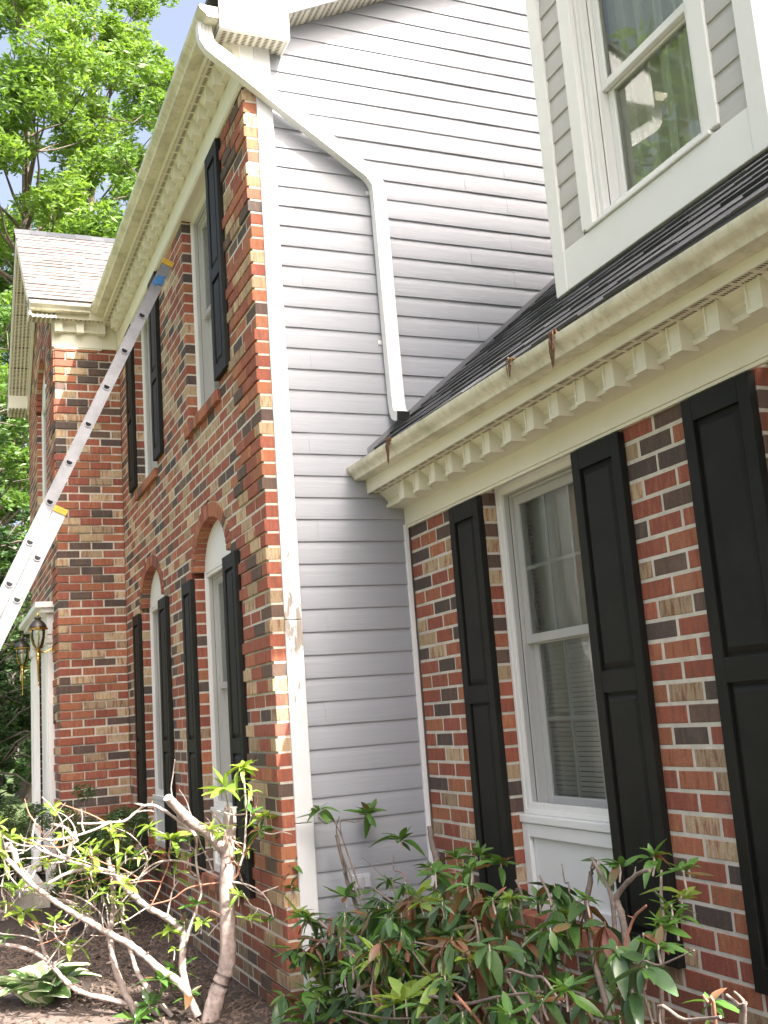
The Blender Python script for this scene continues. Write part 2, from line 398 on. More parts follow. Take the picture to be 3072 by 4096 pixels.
# ------------------------------------------------------------------ ground
def ground_z(x, y):
    return GZ + 0.012*math.sin(x*2.1+1.3)*math.cos(y*1.7) + (0.03 if y < -1.2 else 0)*min(1, (-1.2-y))
g = MB()
def grid(mb, xs, ys, zf):
    i0 = len(mb.v)
    for y in ys:
        for x in xs: mb.v.append((x, y, zf(x, y)))
    n = len(xs)
    for j in range(len(ys)-1):
        for i in range(n-1):
            a = i0+j*n+i; mb.f.append((a, a+1, a+n+1, a+n)); mb.m.append(0)
xs = sorted(set([-600, -250, -120, -60, -40, -25, -15, -10] + [round(-8+0.25*i, 2) for i in range(57)] + [8, 12, 20, 40, 80, 200, 600]))
ys = sorted(set([-600, -250, -120, -60, -40, -25, -15, -8, -5] + [round(-3.5+0.25*i, 2) for i in range(21)] + [3, 6, 12, 25, 60, 150, 600]))
grid(g, xs, ys, ground_z)
go = g.build('ground', M['mulch'], smooth=True)
tag(go, kind='structure')
def make_grass_mat():
    mt, nt, bs = nodes_of('lawn_grass')  # grass green, mottled at random
    n = pos_noise(nt, 1.2, 6.0, 0.65); r = ramp(nt, n.outputs['Fac'], 0.3, 0.75)
    nt.links.new(mix(nt, r.outputs['Color'], (0.05, 0.085, 0.025), (0.10, 0.13, 0.04)), bs.inputs['Base Color']); bs.inputs['Roughness'].default_value = 0.9
    n2 = pos_noise(nt, 50.0, 4.0); bump(nt, bs, n2.outputs['Fac'], 1.0, 0.03)
    return mt
M['lawn'] = make_grass_mat()
lw = MB()
grid(lw, [-60, -40, -25, -15, -10, -6, -3, 0, 3, 6, 12, 25, 60], [-60, -40, -25, -15, -9, -6, -4.6], lambda x, y: ground_z(x, y) + 0.012)
grid(lw, [-80, -60, -40, -30, -20, -14, -9.6], [-4.6, -2, 0, 3, 6, 12, 30, 60], lambda x, y: ground_z(x, y) + 0.012)
lo = lw.build('lawn', M['lawn'], smooth=True); tag(lo, kind='structure')
pa = MB()  # not a walkway: sunlit ground painted as a pale sheet, edged on the sun line
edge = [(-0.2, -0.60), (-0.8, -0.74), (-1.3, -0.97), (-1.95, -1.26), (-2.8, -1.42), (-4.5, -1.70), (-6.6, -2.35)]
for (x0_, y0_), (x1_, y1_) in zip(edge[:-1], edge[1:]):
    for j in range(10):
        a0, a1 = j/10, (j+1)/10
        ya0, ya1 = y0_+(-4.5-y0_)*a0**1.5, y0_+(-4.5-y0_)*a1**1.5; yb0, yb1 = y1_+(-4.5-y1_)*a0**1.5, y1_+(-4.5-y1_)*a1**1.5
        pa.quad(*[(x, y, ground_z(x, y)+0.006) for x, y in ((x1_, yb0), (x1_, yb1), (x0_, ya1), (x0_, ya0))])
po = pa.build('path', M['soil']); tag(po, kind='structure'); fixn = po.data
# mulch chips: nobody could count them
ch = MB(); rr = random.Random(3)
for i in range(5200):
    x = rr.uniform(-3.4, 0.6) if i % 4 else rr.uniform(-6.5, 3.5); y = rr.uniform(-2.1, -0.03) if x < 0.02 else rr.uniform(-1.6, 0.78)
    l = rr.uniform(0.010, 0.035); w = rr.uniform(0.004, 0.011); t = rr.uniform(0.002, 0.006); a = rr.uniform(0, math.pi); tl = rr.uniform(-.5, .5)
    c = Vector((x, y, ground_z(x, y)+t*0.5+abs(tl)*l*0.3)); ca, sa = math.cos(a), math.sin(a)
    def P(p, q, r_): return (c.x+p*ca-q*sa, c.y+p*sa+q*ca, c.z+r_+p*tl)
    i0 = len(ch.v)
    ch.v += [P(-l,-w,-t), P(l,-w*.6,-t), P(l*.8,w,-t), P(-l*.9,w*.8,-t), P(-l,-w,t), P(l,-w*.6,t), P(l*.8,w,t), P(-l*.9,w*.8,t)]
    for f in ((4,5,6,7),(0,1,5,4),(1,2,6,5),(2,3,7,6),(3,0,4,7)): ch.f.append(tuple(i0+k for k in f)); ch.m.append(0)
co = ch.build('mulch_chips', M['chip']); tag(co, 'loose brown wood mulch chips scattered over the planting bed', 'mulch', kind='stuff')

# ------------------------------------------------------------------ the house
house = empty('brick_house', (0, 0, 0), 'two-storey brick house with cream eaves, black shutters and a white-sided gable end', 'house')

REDS = [((0.35,0.12,0.062),(0.42,0.20,0.095)), ((0.31,0.092,0.052),(0.21,0.075,0.048)), ((0.39,0.15,0.078),(0.30,0.09,0.05)), ((0.29,0.088,0.056),(0.36,0.14,0.07)), ((0.37,0.135,0.066),(0.25,0.12,0.06)), ((0.26,0.074,0.050),(0.33,0.12,0.065))]
DARKS = [((0.11,0.074,0.060),(0.17,0.095,0.068)), ((0.085,0.063,0.055),(0.13,0.085,0.062)), ((0.14,0.085,0.060),(0.095,0.07,0.058)), ((0.20,0.095,0.060),(0.12,0.075,0.056))]
BUFFS = [((0.50,0.38,0.235),(0.30,0.13,0.075)), ((0.46,0.345,0.205),(0.37,0.22,0.125)), ((0.42,0.31,0.19),(0.24,0.10,0.06)), ((0.36,0.25,0.14),(0.26,0.105,0.055))]
def pick_tone(r, t=None):
    if t is None: t = r.random()
    a, b = r.choice(REDS if t < 0.68 else DARKS if t < 0.88 else BUFFS)
    k = r.uniform(0.86, 1.14)
    return tuple(min(1, c*k) for c in a)+(1,), tuple(min(1, c*k) for c in b)+(1,)
def brick_geo(mb, u0b, u1b, u0t, u1t, z0, z1, d, mp, ch=0.0026, out=0.0, tones=None, r=RND):
    """front at out (towards the viewer side), chamfered arrises; mp(u, depth, z) -> xyz"""
    zc = min(ch, (z1-z0)*0.3)
    fr = [(u0b+ch, z0+zc), (u1b-ch, z0+zc), (u1t-ch, z1-zc), (u0t+ch, z1-zc)]
    fo = [(u0b, z0), (u1b, z0), (u1t, z1), (u0t, z1)]
    i = len(mb.v)
    for u, z in fr: mb.v.append(mp(u, -out, z))
    for u, z in fo: mb.v.append(mp(u, -out+ch, z))
    for u, z in fo: mb.v.append(mp(u, d, z))
    fs = [(0,1,2,3)]
    for k in range(4):
        l = (k+1) % 4
        fs.append((4+k, 4+l, l, k)); fs.append((8+k, 8+l, 4+l, 4+k))
    if tones is None: tones = pick_tone(r)
    for f in fs:
        mb.f.append(tuple(i+k for k in f)); mb.m.append(0); mb.c1.append(tones[0]); mb.c2.append(tones[1])
# shared brick meshes: 30 tones of a whole brick, lying along x with its face towards -y
FB = BL-JT; FH = H-JT
VAR = []; VTONE = []
def vary(t, r):
    k = r.uniform(0.86, 1.14)
    return tuple(min(1, c*k) for c in t[0][:3])+(1,), tuple(min(1, c*k) for c in t[1][:3])+(1,)
for k in range(30):
    mb = MB(); rv = random.Random(100+k)
    brick_geo(mb, -FB/2, FB/2, -FB/2, FB/2, -FH/2, FH/2, BD, lambda u, d, z: (u, d, z), tones=pick_tone(rv, (k+0.5)/30))
    VTONE.append((mb.c1[0], mb.c2[0]))
    VAR.append(mb.mesh('brick', M['brick']))

def brick_wall(name, mp, rotz, u_lo, u_hi, courses, joint0, holes, quoin=None, seed=1, max_obj=300, hide=None, tan=0, back_depth=0.0022, label=None):
    """courses: list of (k, z0, z1). joint0(k): one perpend position of that course.
    holes: functions (z0,z1) -> list of (lo_b, lo_t, hi_b, hi_t). quoin(k,u)-> projection. Returns the wall part."""
    r = random.Random(seed); pool = VAR+VAR[26:]*tan; tpool = VTONE+VTONE[26:]*tan
    back = MB(); items = []
    for k, z0, z1 in courses:
        segs = [((u_lo, u_lo), (u_hi, u_hi))]
        for h in holes:
            for lb, lt, hb, ht in h(z0, z1):
                ns = []
                for (a, b) in segs:
                    if max(hb, ht) <= min(a) or min(lb, lt) >= max(b): ns.append((a, b)); continue
                    if min(lb, lt) > min(a)+0.02: ns.append((a, (lb, lt)))
                    if max(hb, ht) < max(b)-0.02: ns.append(((hb, ht), b))
                segs = ns
        for (a, b) in segs:
            # mortar bed behind the faces
            back.quad(mp(a[0]+0.0025, back_depth, z0), mp(b[0]-0.0025, back_depth, z0), mp(b[1]-0.0025, back_depth, z1), mp(a[1]+0.0025, back_depth, z1))
            for e_, s_ in ((a, 1), (b, -1)):   # mortar in the ends (reveals)
                back.quad(mp(e_[0]+s_*0.0025, back_depth, z0), mp(e_[1]+s_*0.0025, back_depth, z1), mp(e_[1]+s_*0.0025, BD, z1), mp(e_[0]+s_*0.0025, BD, z0))
            back.quad(mp(a[0], BD-0.002, z0), mp(b[0], BD-0.002, z0), mp(b[1], BD-0.002, z1), mp(a[1], BD-0.002, z1))
            j = joint0(k)
            n0 = math.floor((min(a)-j)/BL)
            u = j+n0*BL; prs = []
            while u < max(b):
                l0, l1 = max(u+JT/2, min(a)), min(u+BL-JT/2, max(b))
                if l1 > l0+0.002: prs.append([l0, l1])
                u += BL
            # a closer narrower than 5 cm is joined to its neighbour
            if prs and max(b)-prs[-1][1] <= JT*1.2: prs[-1][1] = max(b)
            if prs and prs[0][0]-min(a) <= JT*1.2: prs[0][0] = min(a)
            if len(prs) > 1 and prs[-1][1]-prs[-1][0] < 0.05: e1 = prs.pop(); prs[-1][1] = e1[1]
            if len(prs) > 1 and prs[0][1]-prs[0][0] < 0.05: e1 = prs.pop(0); prs[0][0] = e1[0]
            for l0, l1 in prs:
                ab, at = max(l0, a[0]), max(l0, a[1]); bb, bt = min(l1, b[0]), min(l1, b[1])
                if bb-ab > 0.012 or bt-at > 0.012:
                    items.append((k, ab, max(bb, ab+0.004), at, max(bt, at+0.004), z0+JT/2, z1-JT/2))
    wall = back.build(name, M['mortar'], house)
    if label: wall['label'] = label
    sized = []
    for it in items:
        k, ab, bb, at, bt, z0, z1 = it
        c = Vector(mp((ab+bb+at+bt)/4, 0, (z0+z1)/2))
        vis = in_frame(c, 30) and not (hide and hide((ab+bb)/2, (z0+z1)/2))
        sized.append(((c-CAM).length if vis else 1e6+RND.random(), it))
    sized.sort(key=lambda s: s[0])
    rest = MB(); nobj = 0
    for dist, it in sized:
        k, ab, bb, at, bt, z0, z1 = it
        pr = quoin(k, (ab+bb)/2) if quoin else 0.0
        pr += r.uniform(-0.0015, 0.0015)
        if nobj < max_obj and dist < 1e5:
            rect = abs(ab-at) < 0.002 and abs(bb-bt) < 0.002
            if rect:
                me = r.choice(pool)
                o = bpy.data.objects.new('brick', me); COL.objects.link(o)
                o.location = mp((ab+bb)/2, -pr, (z0+z1)/2)
                o.rotation_euler = (0, r.uniform(-0.006, 0.006), rotz+r.uniform(-0.006, 0.006))
                o.scale = ((bb-ab)/FB, 1, (z1-z0)/FH)
            else:
                mb = MB(); brick_geo(mb, ab, bb, at, bt, z0, z1, BD, mp, out=pr, r=r)
                o = bpy.data.objects.new('brick', mb.mesh('brick', M['brick'])); COL.objects.link(o)
            o.parent = wall; nobj += 1
        else:
            brick_geo(rest, ab, bb, at, bt, z0, z1, BD, mp, out=pr, tones=vary(r.choice(tpool), r))
    if rest.f:
        o = rest.build('brick_courses', M['brick'], wall); tag(o, kind='stuff')
    return wall
def rect_hole(x0, x1, zb, zt):
    def f(z0, z1):
        m = (z0+z1)/2
        return [(x0, x0, x1, x1)] if zb < m < zt else []
    return f
def ell_hole(cx, a, b, zs):
    def f(z0, z1):
        if z1 <= zs+0.004 or z0 >= zs+b: return []
        hw = lambda z: a*math.sqrt(max(0.0, 1-((max(z, zs)-zs)/b)**2))
        h0, h1 = hw(z0), hw(z1)
        return [(cx-h0, cx-h1, cx+h0, cx+h1)]
    return f
mp_front = lambda u, d, z: (u, d, z)
mp_wing = lambda u, d, z: (u, D+d, z)
mp_bay = lambda u, d, z: (u, -PB+d, z)
mp_ret = lambda u, d, z: (-LB-d, u, z)

QREC = {3, 4, 9, 10, 16, 17, 23, 24, 30, 31, 37, 38, 44, 45, 51, 52, 58, 59, 65, 66}
def q_main(k, u): return 0.013 if (u > -0.508 and k not in QREC) else 0.0
main_courses = [(k, ZK-(k+1)*H, ZK-k*H) for k in range(-2, 67)]
WIN = ((-1.76, -0.87), (-3.835, -2.945))
SPR, AI, BI, AO, BO = 2.58, 0.445, 0.29, 0.545, 0.385
holes_main = []
for x0, x1 in WIN:
    c = (x0+x1)/2
    holes_main += [rect_hole(x0, x1, 3.53, 6.0), rect_hole(x0, x1, 0.555, SPR), ell_hole(c, AO, BO, SPR)]
def hide_main(u, z):
    for x0, x1 in WIN:
        for a, b in ((x1, x1+0.295), (x0-0.295, x0)):
            if a < u < b and ((0.62 < z < 2.53) or (3.65 < z < 5.15)): return True
    return False
front_wall = brick_wall('front_wall', mp_front, 0, -LB, 0.0, main_courses, lambda k: 0.0 if k % 2 == 0 else BL/2, holes_main, q_main, 11, 300, hide_main, tan=1, label='red brick front wall of the two-storey block, with quoins at the corner')
# mortar of the corner return
cr = MB(); cr.quad((-0.0022, 0.002, 0.0), (-0.0022, 0.075, 0.0), (-0.0022, 0.075, 5.2), (-0.0022, 0.002, 5.2)); cr.build('mortar_return', M['mortar'], front_wall)

# arches over the two ground-floor openings, and the brick sills
def arch(cx, parent, seed):
    r = random.Random(seed); n = 23
    bk = MB()
    for i in range(24):
        t0, t1 = math.pi*i/24, math.pi*(i+1)/24
        bk.quad(*[(cx+a*math.cos(t), 0.0075, SPR+b*math.sin(t)) for a, b, t in ((AI+.004, BI+.004, t0), (AO+.012, BO+.012, t0), (AO+.012, BO+.012, t1), (AI+.004, BI+.004, t1))])
        bk.quad(*[(cx+(AI+.006)*math.cos(t), y, SPR+(BI+.006)*math.sin(t)) for t, y in ((t0, .0075), (t1, .0075), (t1, .1), (t0, .1))])
    bk.build('arch_mortar', M['mortar'], parent)
    for i in range(n):
        g_ = 0.075
        t0, t1 = math.pi*(i+g_)/n, math.pi*(i+1-g_)/n
        mb = MB(); y0, y1 = -0.004, 0.098
        tn = pick_tone(r) if r.random() < 0.35 else (lambda a: (tuple(a[0])+(1,), tuple(a[1])+(1,)))(r.choice(REDS))
        P = [(cx+a*math.cos(t), SPR+b*math.sin(t)) for a, b, t in ((AI, BI, t0), (AO, BO, t0), (AO, BO, t1), (AI, BI, t1))]
        i0 = len(mb.v)
        for y in (y0, y1): mb.v += [(x, y, z) for x, z in P]
        for f in ((3,2,1,0),(4,5,6,7),(0,1,5,4),(1,2,6,5),(2,3,7,6),(3,0,4,7)):
            mb.f.append(tuple(i0+k for k in f)); mb.m.append(0); mb.c1.append(tn[0]); mb.c2.append(tn[1])
        o = mb.build('arch_brick', M['brick'], parent); bevel(o, 0.0025, 1)
def sill_bricks(mp, x0, x1, z0, z1, parent, seed, out=0.03):
    r = random.Random(seed); n = round((x1-x0)/0.072)
    w = (x1-x0)/n
    for i in range(n):
        mb = MB(); a, b = x0+i*w+0.0045, x0+(i+1)*w-0.0045
        tn = (lambda q: (tuple(q[0])+(1,), tuple(q[1])+(1,)))(r.choice(REDS+[DARKS[3]]))
        brick_geo(mb, a, b, a, b, z0, z1, 0.11, mp, out=out+r.uniform(-.001, .001), tones=tn)
        mb.build('sill_brick', M['brick'], parent)
    bk = MB(); pts = [mp(x0, -out+0.008, z0+.003), mp(x1, -out+0.008, z0+.003), mp(x1, -out+0.008, z1-.004), mp(x0, -out+0.008, z1-.004)]
    bk.quad(*pts); bk.quad(mp(x0, -out+.008, z1-.004), mp(x1, -out+.008, z1-.004), mp(x1, .11, z1-.004), mp(x0, .11, z1-.004)); bk.quad(mp(x0, -out+.008, z0+.003), mp(x1, -out+.008, z0+.003), mp(x1, .11, z0+.003), mp(x0, .11, z0+.003))
    bk.build('sill_mortar', M['mortar'], parent)
for i, (x0, x1) in enumerate(WIN):
    arch((x0+x1)/2, front_wall, 40+i)
    sill_bricks(mp_front, x0-0.03, x1+0.03, 3.525, 3.60, front_wall, 50+i)
    sill_bricks(mp_front, x0-0.03, x1+0.03, 0.535, 0.615, front_wall, 60+i)

# wing wall
ZW = ZK-2.4952
wing_courses = [(m, ZW-(m+1)*H, ZW-m*H) for m in range(-1, 34)]
WA, WB = (0.87, 1.72), (2.80, 3.65)
holes_wing = [rect_hole(WA[0], WA[1], 0.555, 2.7), rect_hole(WB[0], WB[1], 0.555, 2.7)]
def hide_wing(u, z):
    for a, b in ((0.55, 0.87), (1.72, 2.06), (2.45, 2.80)):
        if a < u < b and 0.6 < z < 2.54: return True
    return False
wing_wall = brick_wall('wing_wall', mp_wing, 0, -0.02, 4.6, wing_courses, lambda m: 2.2434 if m % 2 == 0 else 2.2434+BL/2, holes_wing, None, 21, 300, hide_wing, label='red brick front wall of the low wing, set back beside the siding')
for w in (WA, WB): sill_bricks(mp_wing, w[0]-0.03, w[1]+0.03, 0.535, 0.615, wing_wall, 70)

# entry bay: the return facing the corner, and the front
def q_ret(k, u): return 0.013 if (u < -0.10 and k not in QREC) else 0.0
bay_return = brick_wall('bay_return_wall', mp_ret, math.pi/2, -PB, 0.0, main_courses, lambda k: -PB if k % 2 == 0 else -PB+BL/2, [], q_ret, 31, 300, None, tan=1, label='narrow brick return of the projecting entry bay')
BX = -6.1
def q_bay(k, u): return 0.013 if (u > -LB-0.508 and k not in QREC) else 0.0
bay_courses = [(k, ZK-(k+1)*H, ZK-k*H) for k in range(-24, 67)]
def gable_hole(z0, z1):
    if z1 < 5.35: return []
    w0, w1 = (6.93-z0)/0.866, max(0.02, (6.93-z1)/0.866)
    return [(-20, -20, BX-w0, BX-w1), (BX+w0, BX+w1, 20, 20)]
BWH, BSP = 0.50, 5.12
bay_front = brick_wall('bay_front_wall', mp_bay, 0, -7.72, -LB, bay_courses, lambda k: -LB if k % 2 == 0 else -LB+BL/2,
    [gable_hole, rect_hole(BX-BWH, BX+BWH, 3.4, BSP), ell_hole(BX, BWH+0.1, 0.52, BSP), rect_hole(BX-0.78, BX+0.78, 0, 2.55)], q_bay, 41, 120, None, label='brick front of the entry bay under the gable')
# gable brick above the last full course is hidden behind the rake; a backing closes it

# ------------------------------------------------------------------ siding on the gable end of the two-storey block
PS, ZS = 0.12295, ZK-0.98389
side_wall = MB()
side_wall.quad((SX-0.02, 0.10, 0.0), (SX-0.02, 8.6, 0.0), (SX-0.02, 8.6, 6.0), (SX-0.02, 4.4, 7.9), (SX-0.02, 0.10, 5.6))
side_wall = side_wall.build('side_wall', M['siding'], house); side_wall['label'] = 'pale grey vinyl siding on the gable end'
sid_prof = [(-0.014, -0.001), (-0.0005, 0.0), (0.0, 0.003), (-0.0015, 0.030), (-0.003, 0.078), (-0.005, 0.094), (-0.0075, 0.104), (-0.0085, PS+0.002), (-0.014, PS+0.002)]
def siding_board(parent, z, y0, y1, x=SX, name='siding_board'):
    mb = MB(); mb.prism([(x+0.008+p, z+q) for p, q in sid_prof], y0, y1, lambda t, p, q: (p, t, q))
    o = mb.build(name, M['siding'], parent); smooth_by_angle(o, 28); return o
for j in range(-27, 32):
    z = ZS - j*PS
    if z < 0.2: continue
    y0 = 0.162
    if z > 5.35: y0 = max(y0, (z-5.4685)/0.495-0.03)
    y1 = D-0.012 if z < 2.55 else (1.1 if z < 3.0 else 4.3)
    if y0 >= y1: continue
    cuts = [y for y in (0.30+0.02*((j*7) % 3), 1.28+0.05*((j*5) % 4), 2.9) if y0+0.06 < y < y1-0.1 and (j*3+int(y*2)) % 4 != 1] if j % 2 else [y for y in (1.72, 2.6) if y0+0.06 < y < y1-0.1]
    ends = [y0]+cuts+[y1]
    for q in range(len(ends)-1): siding_board(side_wall, z+(0.0006 if q % 2 else 0), ends[q]-(0.025 if q else 0), ends[q+1], SX+(0.0014 if q % 2 else 0.0))
st = MB(); st.box((SX, 0.162, 0.10), (SX+0.006, D-0.01, 0.24)); st.build('starter_strip', M['white_metal'], side_wall)
jt = MB(); jt.box((SX-0.01, D-0.038, 0.15), (SX+0.020, D-0.012, 2.58)); jo = jt.build('corner_channel', M['white_metal'], side_wall); bevel(jo)
j2 = MB(); j2.box((SX-0.01, 0.150, 0.15), (SX+0.017, 0.172, 5.42)); bevel(j2.build('edge_channel', M['white_metal'], side_wall))
cb = MB(); cb.box((-0.09, 0.068, 0.17), (0.012, 0.163, 1.02)); cb.box((-0.09, 0.068, 1.024), (0.013, 0.163, 2.06)); cb.box((-0.09, 0.068, 2.063), (0.012, 0.163, 5.43))
cb = cb.build('corner_board', M['peel'], house); cb['label'] = 'white corner board with cracked and peeling paint'; bevel(cb, 0.004, 2)
cb2 = MB(); cb2.box((-0.09, -0.02, 5.16), (0.008, 0.0665, 5.43)); bevel(cb2.build('corner_board', M['white'], house), 0.004)
# weatherproof outlet on the siding
oc = MB(); oc.box((SX, 0.360, 0.655), (SX+0.03, 0.462, 0.735)); oc = oc.build('outlet_cover', M['outlet'], house); bevel(oc, 0.004)
for y in (0.385, 0.437):
    lid = MB(); lid.box((SX+0.03, y-0.019, 0.668), (SX+0.046, y+0.019, 0.722)); bevel(lid.build('outlet_lid', M['outlet'], oc), 0.004)

# ------------------------------------------------------------------ eaves
def gutter_profile(o0, zb, gh=0.70):
    out = [(0, 0.0), (0.066, 0.0), (0.072, 0.004), (0.074, 0.018), (0.079, 0.030), (0.092, 0.044), (0.106, 0.058), (0.113, 0.072), (0.115, 0.100), (0.112, 0.103), (0.100, 0.103)]
    inn = [(0.100, 0.100), (0.111, 0.099), (0.109, 0.073), (0.103, 0.061), (0.089, 0.047), (0.075, 0.032), (0.070, 0.019), (0.068, 0.006), (0.003, 0.004), (0.003, 0.100), (0, 0.100)]
    return [(o0+a, zb+b*gh) for a, b in out+inn]
def eave(mp, a, b, zf, frieze_h, o_frieze, o_bed, o_block, o_fascia, first, pitch, nblock, parent, end_cap=None, gutter_a=None, gutter_b=None, mat='cream', tilt=(0.0, 0.0), zso=0.088, gz=0.040):
    """mp(t, out, z). zf: top of the frieze. All along t from a to b."""
    fz = MB(); fz.prism([(0.0, zf-frieze_h), (o_frieze, zf-frieze_h), (o_frieze, zf+0.01), (0.0, zf+0.01)], a, b, mp); fo = fz.build('frieze_board', M[mat], parent); bevel(fo, 0.003)
    lp = MB(); lp.prism([(0.0, zf-frieze_h-0.014), (o_frieze-0.006, zf-frieze_h-0.014), (o_frieze-0.006, zf-frieze_h-0.001), (0.0, zf-frieze_h-0.001)], a, b, mp); lp.build('frieze_lip', M[mat], fo)
    zs = zf+zso                       # soffit level
    mpg = lambda t, o, z: mp(t, o, z+tilt[0]+tilt[1]*t)   # the gutter falls a little along its run
    bm = MB()                         # bed moulding: stepped cove up to the soffit
    dx = o_block-o_bed
    bm.prism([(0.0, zf-0.006), (o_bed+0.012, zf-0.006), (o_bed+0.014, zf+0.012), (o_bed+0.002, zf+0.016), (o_bed+0.004, zf+0.45*zso), (o_bed+dx*0.18, zf+0.52*zso), (o_bed+dx*0.24, zf+0.64*zso), (o_bed+dx*0.42, zf+0.72*zso), (o_bed+dx*0.62, zf+0.86*zso), (o_bed+dx*0.9, zs+0.002), (0.0, zs+0.002)], a, b, mp)
    bo = bm.build('bed_moulding', M[mat], parent); smooth_by_angle(bo, 30)
    so = MB(); so.prism([(0.0, zs), (o_fascia-0.012, zs), (o_fascia-0.012, zs+0.008), (0.0, zs+0.008)], a, b, mp); sf = so.build('soffit', M['soffit'], parent)
    lip = MB(); lip.prism([(o_fascia-0.010, zs-0.003), (o_fascia, zs-0.003), (o_fascia, zs+0.006), (o_fascia-0.010, zs+0.006)], a, b, mp); lip.build('soffit_channel', M[mat], sf)
    n = int((b-a)/0.102)
    for i in range(n):
        t = a+0.05+i*0.102; rib = MB()
        rib.prism([(o_block-0.01, zs-0.003), (o_fascia-0.011, zs-0.003), (o_fascia-0.011, zs), (o_block-0.01, zs)], t, t+0.014, mp)
        rib.build('soffit_rib', M[mat], sf)
    fa = MB(); fa.prism([(o_fascia-0.012, zs+0.006), (o_fascia, zs+0.006), (o_fascia+0.001, zs+0.15), (o_fascia-0.012, zs+0.15)], a, b, mp); fa.build('fascia', M[mat], parent)
    ga, gb = (a if gutter_a is None else gutter_a), (b if gutter_b is None else gutter_b)
    gu = MB(); gu.prism(gutter_profile(o_fascia+0.002, zs+gz), ga, gb, mpg); go_ = gu.build('gutter', M['cream_gutter'], parent); smooth_by_angle(go_, 32)
    for e_ in (end_cap or []):
        t0, t1 = e_
        ec = MB(); ec.prism(gutter_profile(o_fascia+0.002, zs+gz)[:10]+[(o_fascia+0.002, zs+gz+0.07)], t0, t1, mpg); ec.build('gutter_end_cap', M['cream_gutter'], go_)
    # gutter hangers show as small bumps on the lip
    for i in range(nblock):
        t = first+i*pitch
        bl = MB()
        zb0 = zf-0.024
        def bx(o0, o1, t0, t1, z0, z1): bl.prism([(o0, z0), (o1, z0), (o1, z1), (o0, z1)], t0, t1, mp)
        bx(o_bed-0.01, o_block-0.006, t, t+0.070, zb0, zs-0.001)
        bx(o_block-0.006, o_block, t, t+0.070, zb0, zb0+0.014); bx(o_block-0.006, o_block, t, t+0.008, zb0+0.014, zs-0.001); bx(o_block-0.006, o_block, t+0.062, t+0.070, zb0+0.014, zs-0.001)
        bl.build('modillion', M[mat], parent)
    return go_
ZF2 = 5.335
eave_main_mp = lambda t, o, z: (t, -o, z)
eave_wing_mp = lambda t, o, z: (t, D-o, z)
eave_bay_mp = lambda t, o, z: (-LB+o, t, z)
eave(eave_wing_mp, SX+0.004, 4.7, 2.682, 0.107, 0.026, 0.118, 0.182, 0.243, 0.272, 0.1945, 22, house, end_cap=[(SX+0.0045, SX+0.007)], tilt=(0.030, -0.0125), zso=0.078, gz=0.042)
g_main = eave(eave_main_mp, -LB+0.17, 0.004, ZF2, 0.165, 0.030, 0.055, 0.115, 0.170, -4.40, 0.1945, 22, house, gutter_b=0.150, gutter_a=-LB+0.17, end_cap=[(0.147, 0.150)])
eave(eave_bay_mp, -PB, -0.168, ZF2, 0.145, 0.024, 0.055, 0.112, 0.170, -0.61, 0.1985, 3, house, gutter_a=-0.845, gutter_b=-0.30, end_cap=[(-0.845, -0.842)])
fb = MB(); fb.box((-LB, -0.17, ZF2-0.145), (-LB+0.0235, -0.031, ZF2+0.09)); fb.box((-LB+0.001, -0.0295, ZF2-0.165), (-LB+0.1695, -0.0005, ZF2+0.086)); fb.build('frieze_board', M['cream'], house)
fb = MB(); fb.box((-LB+0.001, -0.1675, ZF2+0.087), (-LB+0.1695, -0.0005, ZF2+0.24)); fb.build('soffit_corner', M['cream'], house)
for x0, x1 in WIN:
    hb = MB(); hb.box((x0+0.001, 0.0005, 5.165), (x1-0.001, 0.11, 5.33)); hb.build('head_board', M['cream'], house)

# boxed return and rake of the two-storey gable
RX = 0.145
rk = MB()
zt = lambda y: 5.575+0.495*(y+0.17)+0.11
poly = [(-0.166, 5.425), (0.250, 5.425), (0.250, 5.59), (4.5, 7.694), (4.5, zt(4.5)-0.02), (-0.166, zt(-0.166)-0.02)]
rk.prism(poly, RX-0.018, RX, lambda t, p, q: (t, p, q))
rk = rk.build('rake_board', M['white_metal'], house); bevel(rk, 0.003)
bt = MB(); bt.prism([(-0.166, 5.425), (0.250, 5.425), (0.250, 5.437), (-0.166, 5.437)], SX, RX-0.020, lambda t, p, q: (t, p, q)); bt.build('return_soffit', M['soffit'], rk)
bt = MB(); bt.box((SX, 0.238, 5.412), (RX-0.002, 0.2495, 5.60)); bt.box((RX-0.03, -0.164, 5.417), (RX-0.001, 0.249, 5.4235)); bt.box((-0.09, -0.166, 5.417), (RX-0.001, -0.156, 5.55)); bevel(bt.build('return_trim', M['white_metal'], rk), 0.003)
rs = MB()
rs.prism([(0.2495, 5.592), (4.5, 7.696), (4.5, 7.708), (0.2495, 5.604)], SX, RX-0.019, lambda t, p, q: (t, p, q)); rs.build('rake_soffit', M['soffit'], rk)
for i in range(40):
    y = 0.27+i*0.105; z = 5.592+(y-0.2495)*0.495
    b_ = MB(); b_.prism([(y, z-0.003), (y+0.016, z-0.003+0.0079), (y+0.016, z+0.002+0.0079), (y, z+0.002)], SX+0.012, RX-0.022, lambda t, p, q: (t, p, q)); b_.build('soffit_rib', M['cream'], rk)
